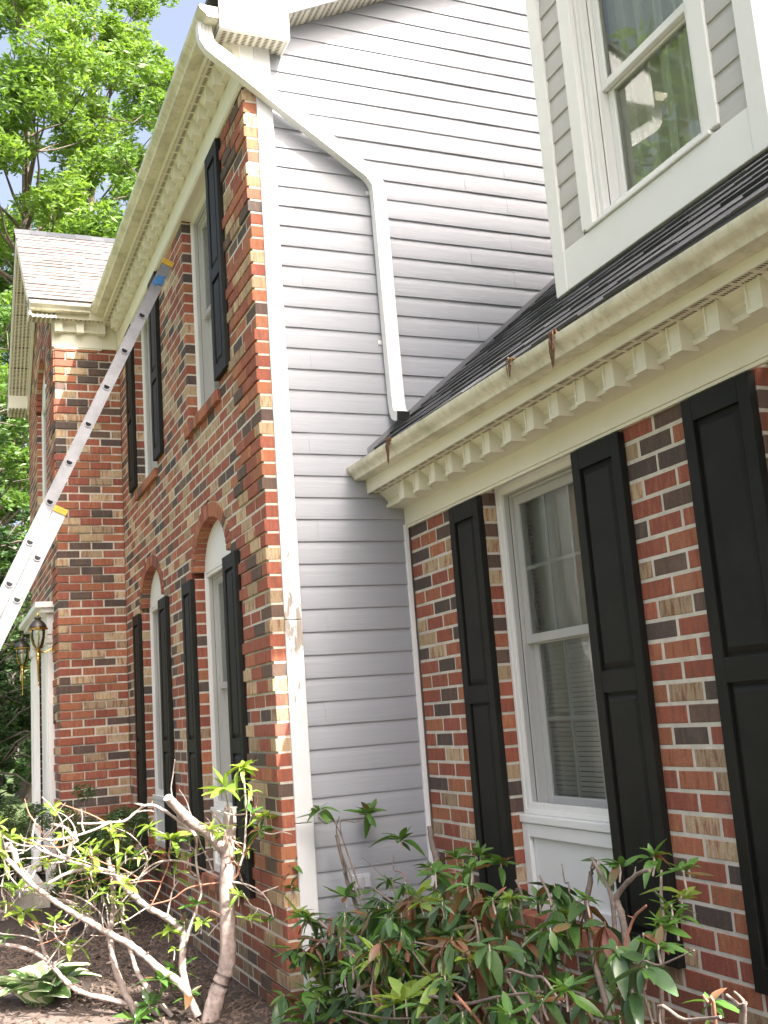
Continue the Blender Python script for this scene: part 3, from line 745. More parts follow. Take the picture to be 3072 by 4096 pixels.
# main roof (seen only as its edge)
mr = MB(); mr.prism([(-0.20, zt(-0.20)-0.018), (4.5, zt(4.5)-0.018), (4.5, zt(4.5)+0.012), (-0.20, zt(-0.20)+0.012)], -10.2, RX+0.03, lambda t, p, q: (t, p, q)); mr.build('roof', M['shingle_dark'], house)
mr = MB(); mr.prism([(4.5, zt(4.5)-0.018), (9.2, zt(-0.2)-0.018), (9.2, zt(-0.2)+0.012), (4.5, zt(4.5)+0.012)], -10.2, RX+0.03, lambda t, p, q: (t, p, q)); mr.build('roof', M['shingle_dark'], house)
# unseen walls that close the block
bw = MB(); bw.box((-10.2, 8.5, 0), (-0.06, 8.6, 5.9)); bw.box((-10.2, 0.1, 0), (-10.1, 8.5, 5.9)); bw.box((-10.1, 0.10, 0), (-7.7, 0.16, 5.5)); bw.box((4.55, 0.95, 0), (4.62, 8.5, 3.0)); bw.build('rear_wall', M['siding'], house)

# ------------------------------------------------------------------ downspout
def sweep_rect(mb, path, w_dir, w, t, ribs=True):
    """rectangular corrugated pipe along path (list of Vector), w across w_dir, t outwards"""
    secs = []
    for k, p in enumerate(path):
        d = (path[min(k+1, len(path)-1)]-path[max(k-1, 0)]).normalized()
        a = w_dir[k] if isinstance(w_dir, list) else w_dir
        a = (a-d*a.dot(d)).normalized(); b = d.cross(a).normalized()
        prof = []
        n = 9
        for i in range(n+1): prof.append((-w/2+w*i/n, t/2-(0.003 if (ribs and i % 2 and 0 < i < n) else 0)))
        prof += [(w/2, -t/2), (-w/2, -t/2)]
        secs.append([p+a*x+b*y for x, y in prof])
    i0 = len(mb.v); m = len(secs[0])
    for s_ in secs: mb.v += [tuple(q) for q in s_]
    for k in range(len(secs)-1):
        for j in range(m):
            l = (j+1) % m; mb.f.append((i0+k*m+j, i0+k*m+l, i0+(k+1)*m+l, i0+(k+1)*m+j)); mb.m.append(0)
    mb.f.append(tuple(i0+j for j in range(m))); mb.m.append(0)
def flip(mb): mb.f = [tuple(reversed(f)) for f in mb.f]
ds = MB()
V = Vector
top = [V((0.05, -0.235, 5.475)), V((0.05, -0.235, 5.42)), V((0.05, -0.228, 5.375)), V((0.052, -0.205, 5.335)), V((0.055, -0.165, 5.302)), V((0.058, -0.10, 5.258))]
low = [V((0.030, 0.675, 4.735)), V((0.028, 0.728, 4.700)), V((0.026, 0.755, 4.672)), V((0.025, 0.776, 4.635)), V((0.025, 0.784, 4.59)), V((0.025, 0.786, 4.50))]
path = top+[V((0.045, 0.25, 5.02))]+low+[V((0.025, 0.792, 3.9)), V((0.025, 0.800, 3.33)), V((0.025, 0.802, 3.285)), V((0.029, 0.803, 3.240)), V((0.044, 0.804, 3.208)), V((0.068, 0.805, 3.192)), V((0.100, 0.806, 3.186))]
wd = []
for k, p in enumerate(path):
    d = (path[min(k+1, len(path)-1)]-path[max(k-1, 0)]).normalized()
    # the broad face lies parallel to the siding, so the width is across the run within the wall plane
    a = V((1, 0, 0)).cross(d)
    if abs(d.x) > 0.55: a = V((0, -1, 0)) if wd and wd[-1].y < 0 else V((0, 1, 0))
    if wd and a.dot(wd[-1]) < 0: a = -a
    wd.append(a.normalized())
sweep_rect(ds, path, wd, 0.082, 0.056)
dso = ds.build('downspout', M['white_metal'], house); smooth_by_angle(dso, 25)
import bmesh
def fix_normals(o):
    bm = bmesh.new(); bm.from_mesh(o.data); bmesh.ops.recalc_face_normals(bm, faces=bm.faces[:]); bm.to_mesh(o.data); bm.free()
fix_normals(dso); smooth_by_angle(dso, 25)
op = MB(); op.quad((0.1012, 0.769, 3.162), (0.1016, 0.844, 3.162), (0.1016, 0.844, 3.211), (0.1012, 0.769, 3.211)); op.build('downspout_mouth', M['black'], dso)  # flat black sheet painted as the shade inside the pipe
for y, z in ((0.745, 4.60), (0.752, 3.66)):
    bk = MB(); bk.box((SX+0.006, y-0.016, z-0.012), (SX+0.012, y+0.005, z+0.012)); bk.box((SX+0.012, y-0.010, z-0.004), (SX+0.016, y-0.002, z+0.004)); bk.build('strap', M['white_metal'], dso)
for k in range(6):   # crimps of the elbows
    a = k/5*math.radians(52)
    c = V((0.026, 0.755-0.03*math.cos(a), 0)); 
    q = V((0.028+0.0295, 0.700+0.016*k+0.010, 4.715-0.020*k))
    cr_ = MB(); d_ = V((0, math.cos(math.radians(33)+a*0.9), -math.sin(math.radians(33)+a*0.9))); n_ = V((1, 0, 0)).cross(d_)
    pp = [q+n_*0.042-d_*0.0025, q-n_*0.042-d_*0.0025, q-n_*0.042+d_*0.0025, q+n_*0.042+d_*0.0025]
    cr_.quad(*pp); cr_.quad(*[p+V((0.003, 0, 0)) for p in pp]); cr_.build('elbow_crimp', M['white_metal'], dso)

# ------------------------------------------------------------------ windows and shutters
def frame_bar(mb, mp, x0, x1, z0, z1, y0, y1, w):
    for a, b, c, d in ((x0, x0+w, z0, z1), (x1-w, x1, z0, z1), (x0+w, x1-w, z0, z0+w), (x0+w, x1-w, z1-w, z1)):
        p, q = mp(a, y0, c), mp(b, y1, d); mb.box(p, q)
def box_mp(mb, mp, x0, x1, y0, y1, z0, z1): mb.box(mp(x0, y0, z0), mp(x1, y1, z1))
def make_window(mp, x0, x1, z0, z1, rail, d0, cols, rows, low_rows, label, screen=True, cover='blind', casing=0.05, trim='white', name='window', seed=0):
    """a double-hung window whose casing face is d0 behind the wall plane"""
    w = MB()
    frame_bar(w, mp, x0, x1, z0, z1, d0, d0+0.04, casing)
    frame_bar(w, mp, x0+casing*0.05, x1-casing*0.05, z0+casing*0.05, z1-casing*0.05, d0-0.006, d0, casing*0.42)
    frame_bar(w, mp, x0+casing, x1-casing, z0+casing*0.4, z1-casing, d0+0.041, d0+0.125, 0.012)
    wo_ = w.build(name, M[trim], house); wo_['label'] = label; bevel(wo_, 0.002, 1)
    ix0, ix1 = x0+casing+0.012, x1-casing-0.012
    for (a, b, dd, nr, nm) in ((rail-0.018, z1-casing-0.013, d0+0.058, rows, 'upper_sash'), (z0+casing*0.4+0.013, rail+0.018, d0+0.092, low_rows, 'lower_sash')):
        s = MB(); sw = 0.042
        frame_bar(s, mp, ix0+0.001, ix1-0.001, a, b, dd, dd+0.03, sw)
        so_ = s.build(nm, M[trim], wo_); bevel(so_, 0.003, 1)
        gl = MB(); gl.quad(mp(ix0+sw, dd+0.012, a+sw), mp(ix1-sw, dd+0.012, a+sw), mp(ix1-sw, dd+0.012, b-sw), mp(ix0+sw, dd+0.012, b-sw)); gl.build('pane', M['glass'], wo_)
        mu = MB()
        for i in range(1, cols): 
            x = ix0+sw+(ix1-ix0-2*sw)*i/cols; box_mp(mu, mp, x-0.009, x+0.009, dd+0.014, dd+0.020, a+sw, b-sw)
        for i in range(1, nr):
            z = a+sw+(b-a-2*sw)*i/nr; box_mp(mu, mp, ix0+sw, ix1-sw, dd+0.0145, dd+0.0205, z-0.009, z+0.009)
        if mu.f: mu.build('muntin', M[trim], wo_)
    if screen:
        sc = MB(); sc.quad(mp(x0+casing, d0+0.014, z0+casing*0.4), mp(x1-casing, d0+0.014, z0+casing*0.4), mp(x1-casing, d0+0.014, z1-casing), mp(x0+casing, d0+0.014, z1-casing)); sc.build('insect_screen', M['screen'], wo_)
    rm = MB()
    p, q = mp(x0-0.3, d0+0.16, z0-0.2), mp(x1+0.3, d0+1.3, z1+0.05)
    rm.box(p, q); rm.f = [tuple(reversed(f)) for f in rm.f if True]
    # open towards the window
    keep = []
    for f in rm.f:
        ds_ = [rm.v[i] for i in f]
        dist = [abs(v_[1]-mp(0, d0+0.16, 0)[1]) for v_ in ds_]
        if max(dist) > 1e-6: keep.append(f)
    rm.f = keep; rm.m = [0]*len(keep); rm.build('room', M['room'], wo_)
    if cover == 'blind':
        bl = MB(); z = z1-0.06
        while z > z0+0.06:
            a_, b_ = mp(x0+casing, d0+0.140, z), mp(x1-casing, d0+0.155, z-0.020)
            bl.quad((a_[0], a_[1], a_[2]), (b_[0], a_[1], a_[2]), (b_[0], b_[1], b_[2]), (a_[0], b_[1], b_[2])); z -= 0.022
        bl.build('blind', M['blind'], wo_)
    if cover in ('curtain', 'blind'):
        cu = MB(); n = 70; pts = []
        r = random.Random(seed+5); ph = [r.uniform(0, 6.3) for _ in range(4)]
        for i in range(n+1):
            t = i/n; x = x0+0.02+(x1-x0-0.04)*t
            y = d0+0.205+0.016*math.sin(38*t+ph[0])+0.010*math.sin(71*t+ph[1])+0.006*math.sin(113*t+ph[2])
            pts.append((x, y-(0.06 if cover == 'curtain' else 0.0)))
        rng = range(n) if cover == 'curtain' else [i for i in range(n) if i < n*0.2 or i > n*0.62]
        for i in rng:
            cu.quad(mp(*pts[i], z0), mp(*pts[i+1], z0), mp(*pts[i+1], z1), mp(*pts[i], z1))
        cu.build('curtain', M['curtain'], wo_, smooth=True)
    return wo_
def make_shutter(mp, x0, x1, z0, z1, mid, label=None, th=0.034):
    """raised-panel shutter standing th proud of the wall"""
    f = MB(); st_, rl = 0.055, 0.085
    for a, b, c, d in ((x0, x0+st_, z0, z1), (x1-st_, x1, z0, z1), (x0+st_, x1-st_, z0, z0+rl), (x0+st_, x1-st_, z1-rl, z1), (x0+st_, x1-st_, mid-rl*0.5, mid+rl*0.5)):
        box_mp(f, mp, a, b, -th, -0.001, c, d)
    box_mp(f, mp, x0+st_, x1-st_, -th+0.016, -0.002, z0+rl, z1-rl)
    so_ = f.build('shutter', M['shutter'], house); bevel(so_, 0.003, 2)
    if label: so_['label'] = label
    for fx in (x0+st_*0.5, x1-st_*0.5):
        for fz_ in (z0+0.10, mid, z1-0.10):
            sc = MB(); c_ = Vector(mp(fx, -th, fz_)); n_ = 8
            sc.v = [tuple(c_+Vector((0.0055*math.cos(2*math.pi*k/n_), 0.0, 0.0055*math.sin(2*math.pi*k/n_)))) for k in range(n_)]+[tuple(c_+Vector((0, -0.0028, 0)))]
            sc.f = [(k, (k+1) % n_, n_) for k in range(n_)]; sc.m = [0]*n_; sc.build('fastener', M['shutter'], so_, smooth=True)
    for a, b in ((z0+rl, mid-rl*0.5), (mid+rl*0.5, z1-rl)):
        p = MB(); xa, xb = x0+st_+0.008, x1-st_-0.008; za, zb = a+0.008, b-0.008
        o0, o1, bv = -th+0.015, -th+0.003, 0.024
        lo = [(xa, za), (xb, za), (xb, zb), (xa, zb)]; hi = [(xa+bv, za+bv), (xb-bv, za+bv), (xb-bv, zb-bv), (xa+bv, zb-bv)]
        i0 = len(p.v); p.v += [mp(x, o0, z) for x, z in lo]+[mp(x, o1, z) for x, z in hi]
        p.f.append((i0+4, i0+5, i0+6, i0+7)); p.m.append(0)
        for k in range(4): l = (k+1) % 4; p.f.append((i0+k, i0+l, i0+4+l, i0+4+k)); p.m.append(0)
        p.build('panel', M['shutter'], so_)
    return so_
d0 = 0.072
for i, (x0, x1) in enumerate(WIN):
    c = (x0+x1)/2; who = ('nearest the corner', 'nearest the entry bay')[i]
    make_window(mp_front, x0, x1, 3.602, 5.165, 4.42, d0, 3, 2, 2, 'upper window %s, behind an insect screen' % who, cover='curtain', seed=i, name='window', casing=0.03)
    w = make_window(mp_front, x0, x1, 1.02, SPR, 1.80, d0, 3, 2, 2, 'tall arched-top ground-floor window %s' % who, cover='curtain', seed=10+i, name='window', casing=0.042)
    ty = MB(); ty.v = [(c, d0, SPR+0.001)]; n = 24
    ty.v += [(c+(AI-.001)*math.cos(math.pi*k/n), d0, SPR+0.001+(BI-.001)*math.sin(math.pi*k/n)) for k in range(n+1)]
    ty.f = [(0, k+2, k+1) for k in range(n)]; ty.m = [0]*n
    ty.build('arch_panel', M['white'], w)
    sl = MB(); sl.box((x0+0.002, d0-0.03, 0.985), (x1-0.002, d0+0.05, 1.022)); bevel(sl.build('sill', M['white'], w), 0.004)
    pn = MB(); pn.box((x0+0.001, d0-0.001, 0.616), (x1-0.001, d0+0.02, 0.984)); frame_bar(pn, mp_front, x0+0.002, x1-0.002, 0.618, 0.983, d0-0.022, d0-0.002, 0.055); bevel(pn.build('apron_panel', M['white'], w), 0.003)
    sides = [(x1+0.003, x1+0.298, 'right'), (x0-0.295, x0-0.003, 'left')]
    for a, b, sd in sides:
        if not (i == 0 and sd == 'left'):      # the upper left shutter beside the corner window is missing
            make_shutter(mp_front, a, b, 3.655, 5.155, 4.33)
        make_shutter(mp_front, a, b, 0.60, 2.535, 1.42)
for i, (x0, x1) in enumerate((WA, WB)):
    w = make_window(mp_wing, x0, x1, 1.035, 2.60, 1.835, d0, 3, 2, 2, ('wing window between two black shutters, with blind and sheer curtain', 'wing window at the right edge of the picture')[i], cover='blind', seed=20+i, casing=0.055)
    sl = MB(); sl.box((x0+0.002, D+d0-0.034, 1.000), (x1-0.002, D+d0+0.05, 1.037)); bevel(sl.build('sill', M['white'], w), 0.005)
    pn = MB(); pn.box((x0+0.001, D+d0-0.001, 0.616), (x1-0.001, D+d0+0.02, 0.999)); frame_bar(pn, mp_wing, x0+0.002, x1-0.002, 0.618, 0.998, d0-0.024, d0-0.002, 0.06); bevel(pn.build('apron_panel', M['white'], w), 0.004)
for a, b in ((0.548, 0.868), (1.722, 2.062), (2.452, 2.797), (3.652, 3.99)):
    make_shutter(mp_wing, a, b, 0.575, 2.552, 1.60)

# ------------------------------------------------------------------ wing roof
RM, RB_ = 0.8474, 2.4527
rz = lambda y: RB_+RM*y
wr_ = MB(); wr_.prism([(0.565, rz(0.565)-0.022), (4.2, rz(4.2)-0.022), (4.2, rz(4.2)-0.001), (0.565, rz(0.565)-0.001)], SX+0.004, 4.75, lambda t, p, q: (t, p, q))
wr_.prism([(4.2, rz(4.2)-0.022), (8.5, rz(0.0)-0.022), (8.5, rz(0.0)-0.001), (4.2, rz(4.2)-0.001)], 0.0, 4.75, lambda t, p, q: (t, p, q))
wing_roof = wr_.build('wing_roof', M['shingle_dark'], house)
def shingle_mesh(w, l, t, name='shingle', mat='shingle_dark'):
    mb = MB(); i = 0
    mb.v = [(0,0,0),(w,0,0),(w,l,0),(0,l,0),(0,0,t),(w,0,t),(w,l,0.002),(0,l,0.002)]
    for f in ((3,2,1,0),(4,5,6,7),(0,1,5,4),(1,2,6,5),(2,3,7,6),(3,0,4,7)): mb.f.append(f); mb.m.append(0)
    return mb.mesh(name, M[mat])
SHV = [shingle_mesh(1.0, 0.165, t) for t in (0.006, 0.008, 0.0105, 0.013)]
rs_ = random.Random(5); ang = math.atan(RM); EXP = 0.138
cnt = 0
for row in range(17):
    y = 0.560+row*EXP*math.cos(ang)
    x = SX+0.012-rs_.uniform(0, 0.1); lim = 4.72 if y < 1.22 else 1.16
    while x < lim:
        w = rs_.uniform(0.13, 0.36)
        xa, xb = max(x, SX+0.012), min(x+w-0.003, lim)
        if xb-xa > 0.03:
            o = put('shingle', rs_.choice(SHV), wing_roof); cnt += 1
            o.location = (xa, y, rz(y)+0.0005); o.rotation_euler = (ang-0.02, 0, 0); o.scale = (xb-xa, 1, 1)
        x += w
fl = MB(); fl.prism([(0.62, rz(0.62)+0.012), (4.1, rz(4.1)+0.012), (4.1, rz(4.1)+0.045), (0.62, rz(0.62)+0.045)], SX+0.0085, SX+0.013, lambda t, p, q: (t, p, q)); fl.build('step_flashing', M['flash'], wing_roof)

# ------------------------------------------------------------------ dormer
YD = 1.21
mp_dor = lambda u, d, z: (u, YD+d, z)
dor = MB()
dzb = lambda y: rz(y)+0.012
def wallbox(x0, x1, z0, z1): dor.box((x0, YD, z0), (x1, YD+0.08, z1))
wallbox(1.20, 1.462, 3.50, 5.55); wallbox(2.425, 2.68, 3.50, 5.55); wallbox(1.462, 2.425, 3.50, 3.70); wallbox(1.462, 2.425, 5.16, 5.55)
for xa in (1.20, 2.615):
    dor.prism([(YD+0.08, dzb(YD+0.08)), (3.6, dzb(3.6)), (3.6, 5.55), (YD+0.08, 5.55)], xa, xa+0.065, lambda t, p, q: (t, p, q))
dormer = dor.build('dormer', M['siding_dormer'], house); dormer['label'] = 'white-trimmed dormer standing on the wing roof'
for x0, x1 in ((1.286, 1.456), (2.432, 2.595)):
    z = 3.685
    while z < 5.5:
        mb = MB(); mb.prism([(-(0.008+p)*1.0, z+q*0.94) for p, q in sid_prof], x0, x1, lambda t, p, q: (t, YD-0.006+p, q))
        o = mb.build('siding_board', M['siding_dormer'], dormer); smooth_by_angle(o, 28); z += PS*0.94
def dbox(name, x0, x1, y0, y1, z0, z1, mat='white'):
    b = MB(); b.box((x0, YD+y0, z0), (x1, YD+y1, z1)); o = b.build(name, M[mat], dormer); bevel(o, 0.004, 2); return o
cbz = rz(YD)+0.005
for x0, x1 in ((1.188, 1.288), (2.593, 2.692)): dbox('corner_board', x0, x1, -0.026, 0.02, cbz, 5.55)
dbox('base_board', 1.289, 2.592, -0.022, 0.02, cbz+0.004, 3.69)
for xs_, xe in ((1.186, 1.20), (2.68, 2.694)):
    b = MB(); b.box((xs_, YD-0.024, cbz+0.09), (xe, YD+0.10, 5.55)); bevel(b.build('corner_return', M['white'], dormer), 0.004)
dbox('casing', 1.456, 1.548, -0.024, 0.05, 3.712, 5.16); dbox('casing', 2.340, 2.432, -0.024, 0.05, 3.712, 5.16); dbox('casing', 1.456, 2.432, -0.026, 0.05, 5.161, 5.26)
dbox('sill', 1.50, 2.385, -0.035, 0.06, 3.692, 3.711)
wd_ = make_window(mp_dor, 1.549, 2.339, 3.712, 5.16, 4.385, 0.012, 1, 1, 1, 'dormer window reflecting the gable eave and trees', screen=False, cover='curtain', casing=0.048, seed=31)
# dormer gable
dg = MB(); dg.prism([(1.188, 5.55), (2.692, 5.55), (1.94, 6.25)], YD-0.01, YD+0.06, lambda t, p, q: (p, t, q)); dg.build('gable', M['siding_dormer'], dormer)
dr = MB(); th = 0.05
for s_ in (-1, 1):
    dr.prism([(1.94, 6.32), (1.94+s_*0.95, 6.32-0.95*0.93), (1.94+s_*0.95, 6.27-0.95*0.93), (1.94, 6.27)], YD-0.16, 4.4, lambda t, p, q: (p, t, q))
fo_ = dr.build('dormer_roof', M['shingle_dark'], dormer); fix_normals(fo_)
for s_ in (-1, 1):
    b = MB(); b.prism([(1.94, 6.265), (1.94+s_*0.94, 6.265-0.94*0.93), (1.94+s_*0.94, 6.14-0.94*0.93), (1.94, 6.14)], YD-0.155, YD-0.135, lambda t, p, q: (p, t, q)); o = b.build('rake_board', M['white'], dormer); fix_normals(o)

# ------------------------------------------------------------------ entry bay roof, rake, window and door surround
BE, BRZ, BEZ = -4.415, 7.03, 5.575
bs_ = (BRZ-BEZ)/(BE-BX)
bzr = lambda x: BRZ-abs(x-BX)*(-bs_)*-1 if False else BRZ-abs(x-BX)*abs(bs_)
YF = -0.852
br = MB()
WL = BX-(BE-BX)
br.prism([(BX, BRZ-0.001), (BE, BEZ-0.001), (BE, BEZ-0.03), (BX, BRZ-0.03)], YF, 2.6, lambda t, p, q: (p, t, q))
br.prism([(BX, BRZ-0.001), (WL, BEZ-0.001), (WL, BEZ-0.03), (BX, BRZ-0.03)], YF, 2.6, lambda t, p, q: (p, t, q))
bay_roof = br.build('bay_roof', M['shingle_tan'], house); fix_normals(bay_roof)
a_ = math.atan(abs(bs_)); rs_ = random.Random(8)
Sx = Vector((-math.cos(a_), 0, math.sin(a_))); Nx = Vector((math.sin(a_), 0, math.cos(a_))); Yx = Vector((0, 1, 0))
SHT = [shingle_mesh(1.0, 0.125, t, mat='shingle_tan') for t in (0.005, 0.007, 0.010)]
slen = (BE-BX)/math.cos(a_); row = 0; EX2 = 0.1
while row*EX2 < slen-0.04:
    s_ = row*EX2-0.012
    P0 = Vector((BE, 0, BEZ))+Sx*s_+Nx*0.0012
    y = YF-0.02-rs_.uniform(0, 0.15)
    while y < 0.75:
        w = rs_.uniform(0.12, 0.34); ya, yb = max(y, YF-0.012), min(y+w-0.003, 0.75)
        if yb-ya > 0.03:
            o = put('shingle', rs_.choice(SHT), bay_roof)
            mt_ = Matrix(((Yx.x, Sx.x, Nx.x, P0.x), (Yx.y, Sx.y, Nx.y, ya), (Yx.z, Sx.z, Nx.z, P0.z), (0, 0, 0, 1))) @ Matrix.Rotation(-0.022, 4, 'X') @ Matrix.Diagonal((yb-ya, 1, 1, 1))
            o.matrix_basis = mt_
        y += w
    row += 1
y = YF-0.015
while y < 0.9:     # ridge caps
    b = MB(); w = 0.16; lift = 0.012+rs_.uniform(0, 0.006)
    b.prism([(BX-0.11, BRZ-0.11*abs(bs_)+lift), (BX, BRZ+lift+0.008), (BX+0.11, BRZ-0.11*abs(bs_)+lift), (BX+0.11, BRZ-0.11*abs(bs_)+lift-0.006), (BX, BRZ+lift), (BX-0.11, BRZ-0.11*abs(bs_)+lift-0.006)], y, y+w+0.02, lambda t, p, q: (p, t, q))
    b.build('ridge_cap', M['shingle_dark'], bay_roof); y += w
# rake boards and soffits of the gable
def slope_piece(name, s_, x_in, x_out, dz0, dz1, y0, y1, mat):
    b = MB(); f = lambda x: BRZ-0.03-abs(x-BX)*abs(bs_)
    xi, xo = BX+s_*x_in, BX+s_*x_out
    b.prism([(xi, f(xi)-dz0), (xo, f(xo)-dz0), (xo, f(xo)-dz1), (xi, f(xi)-dz1)], y0, y1, lambda t, p, q: (p, t, q)); o = b.build(name, M[mat], bay_roof); fix_normals(o); return o
HW = BE-BX
for s_ in (-1, 1):
    slope_piece('rake_board', s_, 0, HW-0.02, 0.002, 0.150, YF+0.004, YF+0.022, 'cream')
    slope_piece('rake_frieze', s_, 0, HW-0.16, 0.190, 0.300, -PB-0.03, -PB-0.004, 'cream')
    n = 16
    for i in range(n):
        slope_piece('soffit_panel', s_, HW*i/n+0.004, HW*(i+1)/n-0.004, 0.150, 0.160, YF+0.024, -PB-0.002, 'soffit')
# boxed eave returns of the gable
for s_ in (-1, 1):
    xa, xb = (-LB+0.002, -LB+0.168) if s_ > 0 else (BX-(-LB-BX)-0.168, BX-(-LB-BX)-0.002)
    b = MB(); b.box((xa, YF+0.006, 5.424), (xb, -PB-0.026, 5.436)); b.build('return_soffit', M['soffit'], bay_roof)
    b = MB(); b.box((xa, YF+0.024, 5.4365), (xb, -PB-0.027, 5.60)); b.box((xa, YF+0.004, 5.418), (xb, YF+0.0235, 5.60)); bevel(b.build('return_box', M['cream'], bay_roof), 0.003)
b = MB(); b.box((WL-0.11, YF+0.01, 5.44), (WL+0.002, YF+0.05, 5.545)); b.build('gutter_end', M['white_metal'], bay_roof)
b = MB(); b.box((-LB-0.01, -PB-0.022, 5.19), (-LB+0.024, -PB-0.001, 5.42)); b.build('frieze_end', M['cream'], bay_roof)
# tall arched window of the bay
def ring(cx, a0, b0, a1, b1, zs, y0, y1, n, parent, seed):
    r = random.Random(seed)
    for i in range(n):
        t0, t1 = math.pi*(i+.07)/n, math.pi*(i+.93)/n; mb = MB()
        P = [(cx+a*math.cos(t), zs+b*math.sin(t)) for a, b, t in ((a0, b0, t0), (a1, b1, t0), (a1, b1, t1), (a0, b0, t1))]
        for y in (y0, y1): mb.v += [(x, y, z) for x, z in P]
        tn = pick_tone(r)
        for f in ((3,2,1,0),(4,5,6,7),(0,1,5,4),(1,2,6,5),(2,3,7,6),(3,0,4,7)): mb.f.append(f); mb.m.append(0); mb.c1.append(tn[0]); mb.c2.append(tn[1])
        mb.build('arch_brick', M['brick'], parent)
ring(BX, BWH, 0.42, BWH+0.1, 0.52, BSP, -PB-0.004, -PB+0.09, 21, bay_front, 4)
wb = make_window(mp_bay, BX-BWH, BX+BWH, 3.42, BSP, 4.2, 0.055, 3, 3, 2, 'tall arched window above the front door', cover='curtain', seed=44)
ty = MB(); ty.v = [(BX, -PB+0.055, BSP)]+[(BX+(BWH-.002)*math.cos(math.pi*k/20), -PB+0.055, BSP+0.418*math.sin(math.pi*k/20)) for k in range(21)]; ty.f = [(0, k+2, k+1) for k in range(20)]; ty.m = [0]*20; ty.build('arch_panel', M['white'], wb)
# door surround
sd = MB()
XR = BX+0.98
for s_ in (-1, 1):
    xa, xb = sorted((BX+s_*0.98, BX+s_*0.70))
    sd.box((xa, -PB-0.055, GZ+0.1), (xb, -PB+0.01, 2.42)); sd.box((xa-0.015, -PB-0.07, GZ+0.1), (xb+0.015, -PB+0.01, 0.40)); sd.box((xa-0.012, -PB-0.07, 2.421), (xb+0.012, -PB+0.01, 2.50))
    for i in range(4): 
        xx = xa+0.045+i*0.055; sd.box((xx, -PB-0.062, 0.45), (xx+0.025, -PB-0.0555, 2.38))
sd.box((BX-1.0, -PB-0.06, 2.501), (BX+1.0, -PB+0.01, 2.70)); sd.box((BX-1.06, -PB-0.12, 2.701), (BX+1.06, -PB+0.01, 2.745)); sd.box((BX-1.10, -PB-0.17, 2.746), (BX+1.10, -PB+0.01, 2.80))
sdo = sd.build('door_surround', M['white'], house); bevel(sdo, 0.004)
dd = MB(); dd.box((BX-0.70, -PB+0.03, 0.2), (BX+0.70, -PB+0.09, 2.5)); dd = dd.build('front_door', M['white'], house)
for zx, zz in ((0.35, 0.9), (1.05, 1.6), (1.75, 2.25)):
    for xx in (-0.34, 0.06):
        b = MB(); b.box((BX+xx, -PB+0.018, zx), (BX+xx+0.28, -PB+0.0295, zz)); bevel(b.build('door_panel', M['white'], dd), 0.008)
b = MB(); b.lathe([(0.0, 0), (0.03, 0.005), (0.03, 0.045), (0.0, 0.05)], (BX+0.42, -PB+0.0, 1.05), 10); b.build('handle', M['brass'], dd)
b = MB(); b.box((-5.07, -PB-0.018, 1.665), (-5.03, -PB-0.001, 1.83)); b.build('doorbell_plate', M['bronze'], house)
st_ = MB(); st_.box((BX-1.2, -2.0, 0.05), (BX+1.2, -PB-0.08, 0.22)); st_.build('entry_step', M['mortar'], house)

# ------------------------------------------------------------------ wall lanterns
def lantern(loc, label):
    """loc: wall point the back plate is fixed to"""
    e = empty('wall_lantern', loc, label, 'lantern', 'carriage lanterns beside the front door')
    def b(name, mb, mat, sm=True):
        o = mb.build(name, M[mat], e)
        if sm: smooth_by_angle(o, 40)
        return o
    cy_ = -0.135
    m_ = MB(); m_.lathe([(0.0, -0.004), (0.042, -0.002), (0.045, 0.0), (0.03, 0.012), (0.0, 0.016)], (0, 0, 0), 14); o = b('back_plate', m_, 'brass'); o.data.transform(Matrix.Rotation(math.pi/2, 4, 'X'))
    m_ = MB(); m_.tube([(0, -0.01, 0.0), (0, -0.04, -0.012), (0, -0.08, -0.030), (0, -0.115, -0.022), (0, cy_, 0.0)], [0.008, 0.007, 0.007, 0.008, 0.010], 8); b('arm', m_, 'brass')
    m_ = MB(); m_.lathe([(0.0, -0.335), (0.004, -0.33), (0.010, -0.318), (0.004, -0.305), (0.006, -0.29), (0.011, -0.14), (0.018, -0.085), (0.013, -0.07), (0.024, -0.055), (0.015, -0.035), (0.026, -0.012), (0.018, 0.0), (0.03, 0.008), (0.0, 0.01)], (0, cy_, 0.0), 14); b('tail', m_, 'brass')
    m_ = MB()
    m_.lathe([(0.030, 0.012), (0.052, 0.05), (0.066, 0.11), (0.068, 0.16), (0.062, 0.185)], (0, cy_, 0), 12); b('glass', m_, 'lamp_glass')
    for k in range(6):
        t = 2*math.pi*k/6; c_, s_ = math.cos(t), math.sin(t)
        m_ = MB(); m_.tube([(c_*r, cy_+s_*r, z) for r, z in ((0.03, 0.01), (0.055, 0.05), (0.069, 0.11), (0.071, 0.16), (0.066, 0.19))], 0.0035, 6); b('rib', m_, 'brass')
    m_ = MB(); m_.lathe([(0.084, 0.178), (0.092, 0.185), (0.092, 0.193), (0.070, 0.203), (0.0, 0.204)], (0, cy_, 0), 18); b('rim', m_, 'brass')
    m_ = MB(); m_.lathe([(0.080, 0.200), (0.080, 0.208), (0.068, 0.232), (0.050, 0.256), (0.030, 0.270), (0.024, 0.278), (0.034, 0.286), (0.026, 0.300), (0.010, 0.306), (0.0, 0.307)], (0, cy_, 0), 18); b('cap', m_, 'bronze')
    m_ = MB(); m_.lathe([(0.010, 0.304), (0.014, 0.316), (0.006, 0.328), (0.004, 0.340), (0.0, 0.362)], (0, cy_, 0), 10); b('finial', m_, 'brass')
    m_ = MB(); m_.lathe([(0.0, 0.02), (0.010, 0.02), (0.010, 0.075), (0.020, 0.10), (0.018, 0.13), (0.0, 0.145)], (0, cy_, 0), 10); b('bulb', m_, 'bulb')
    return e
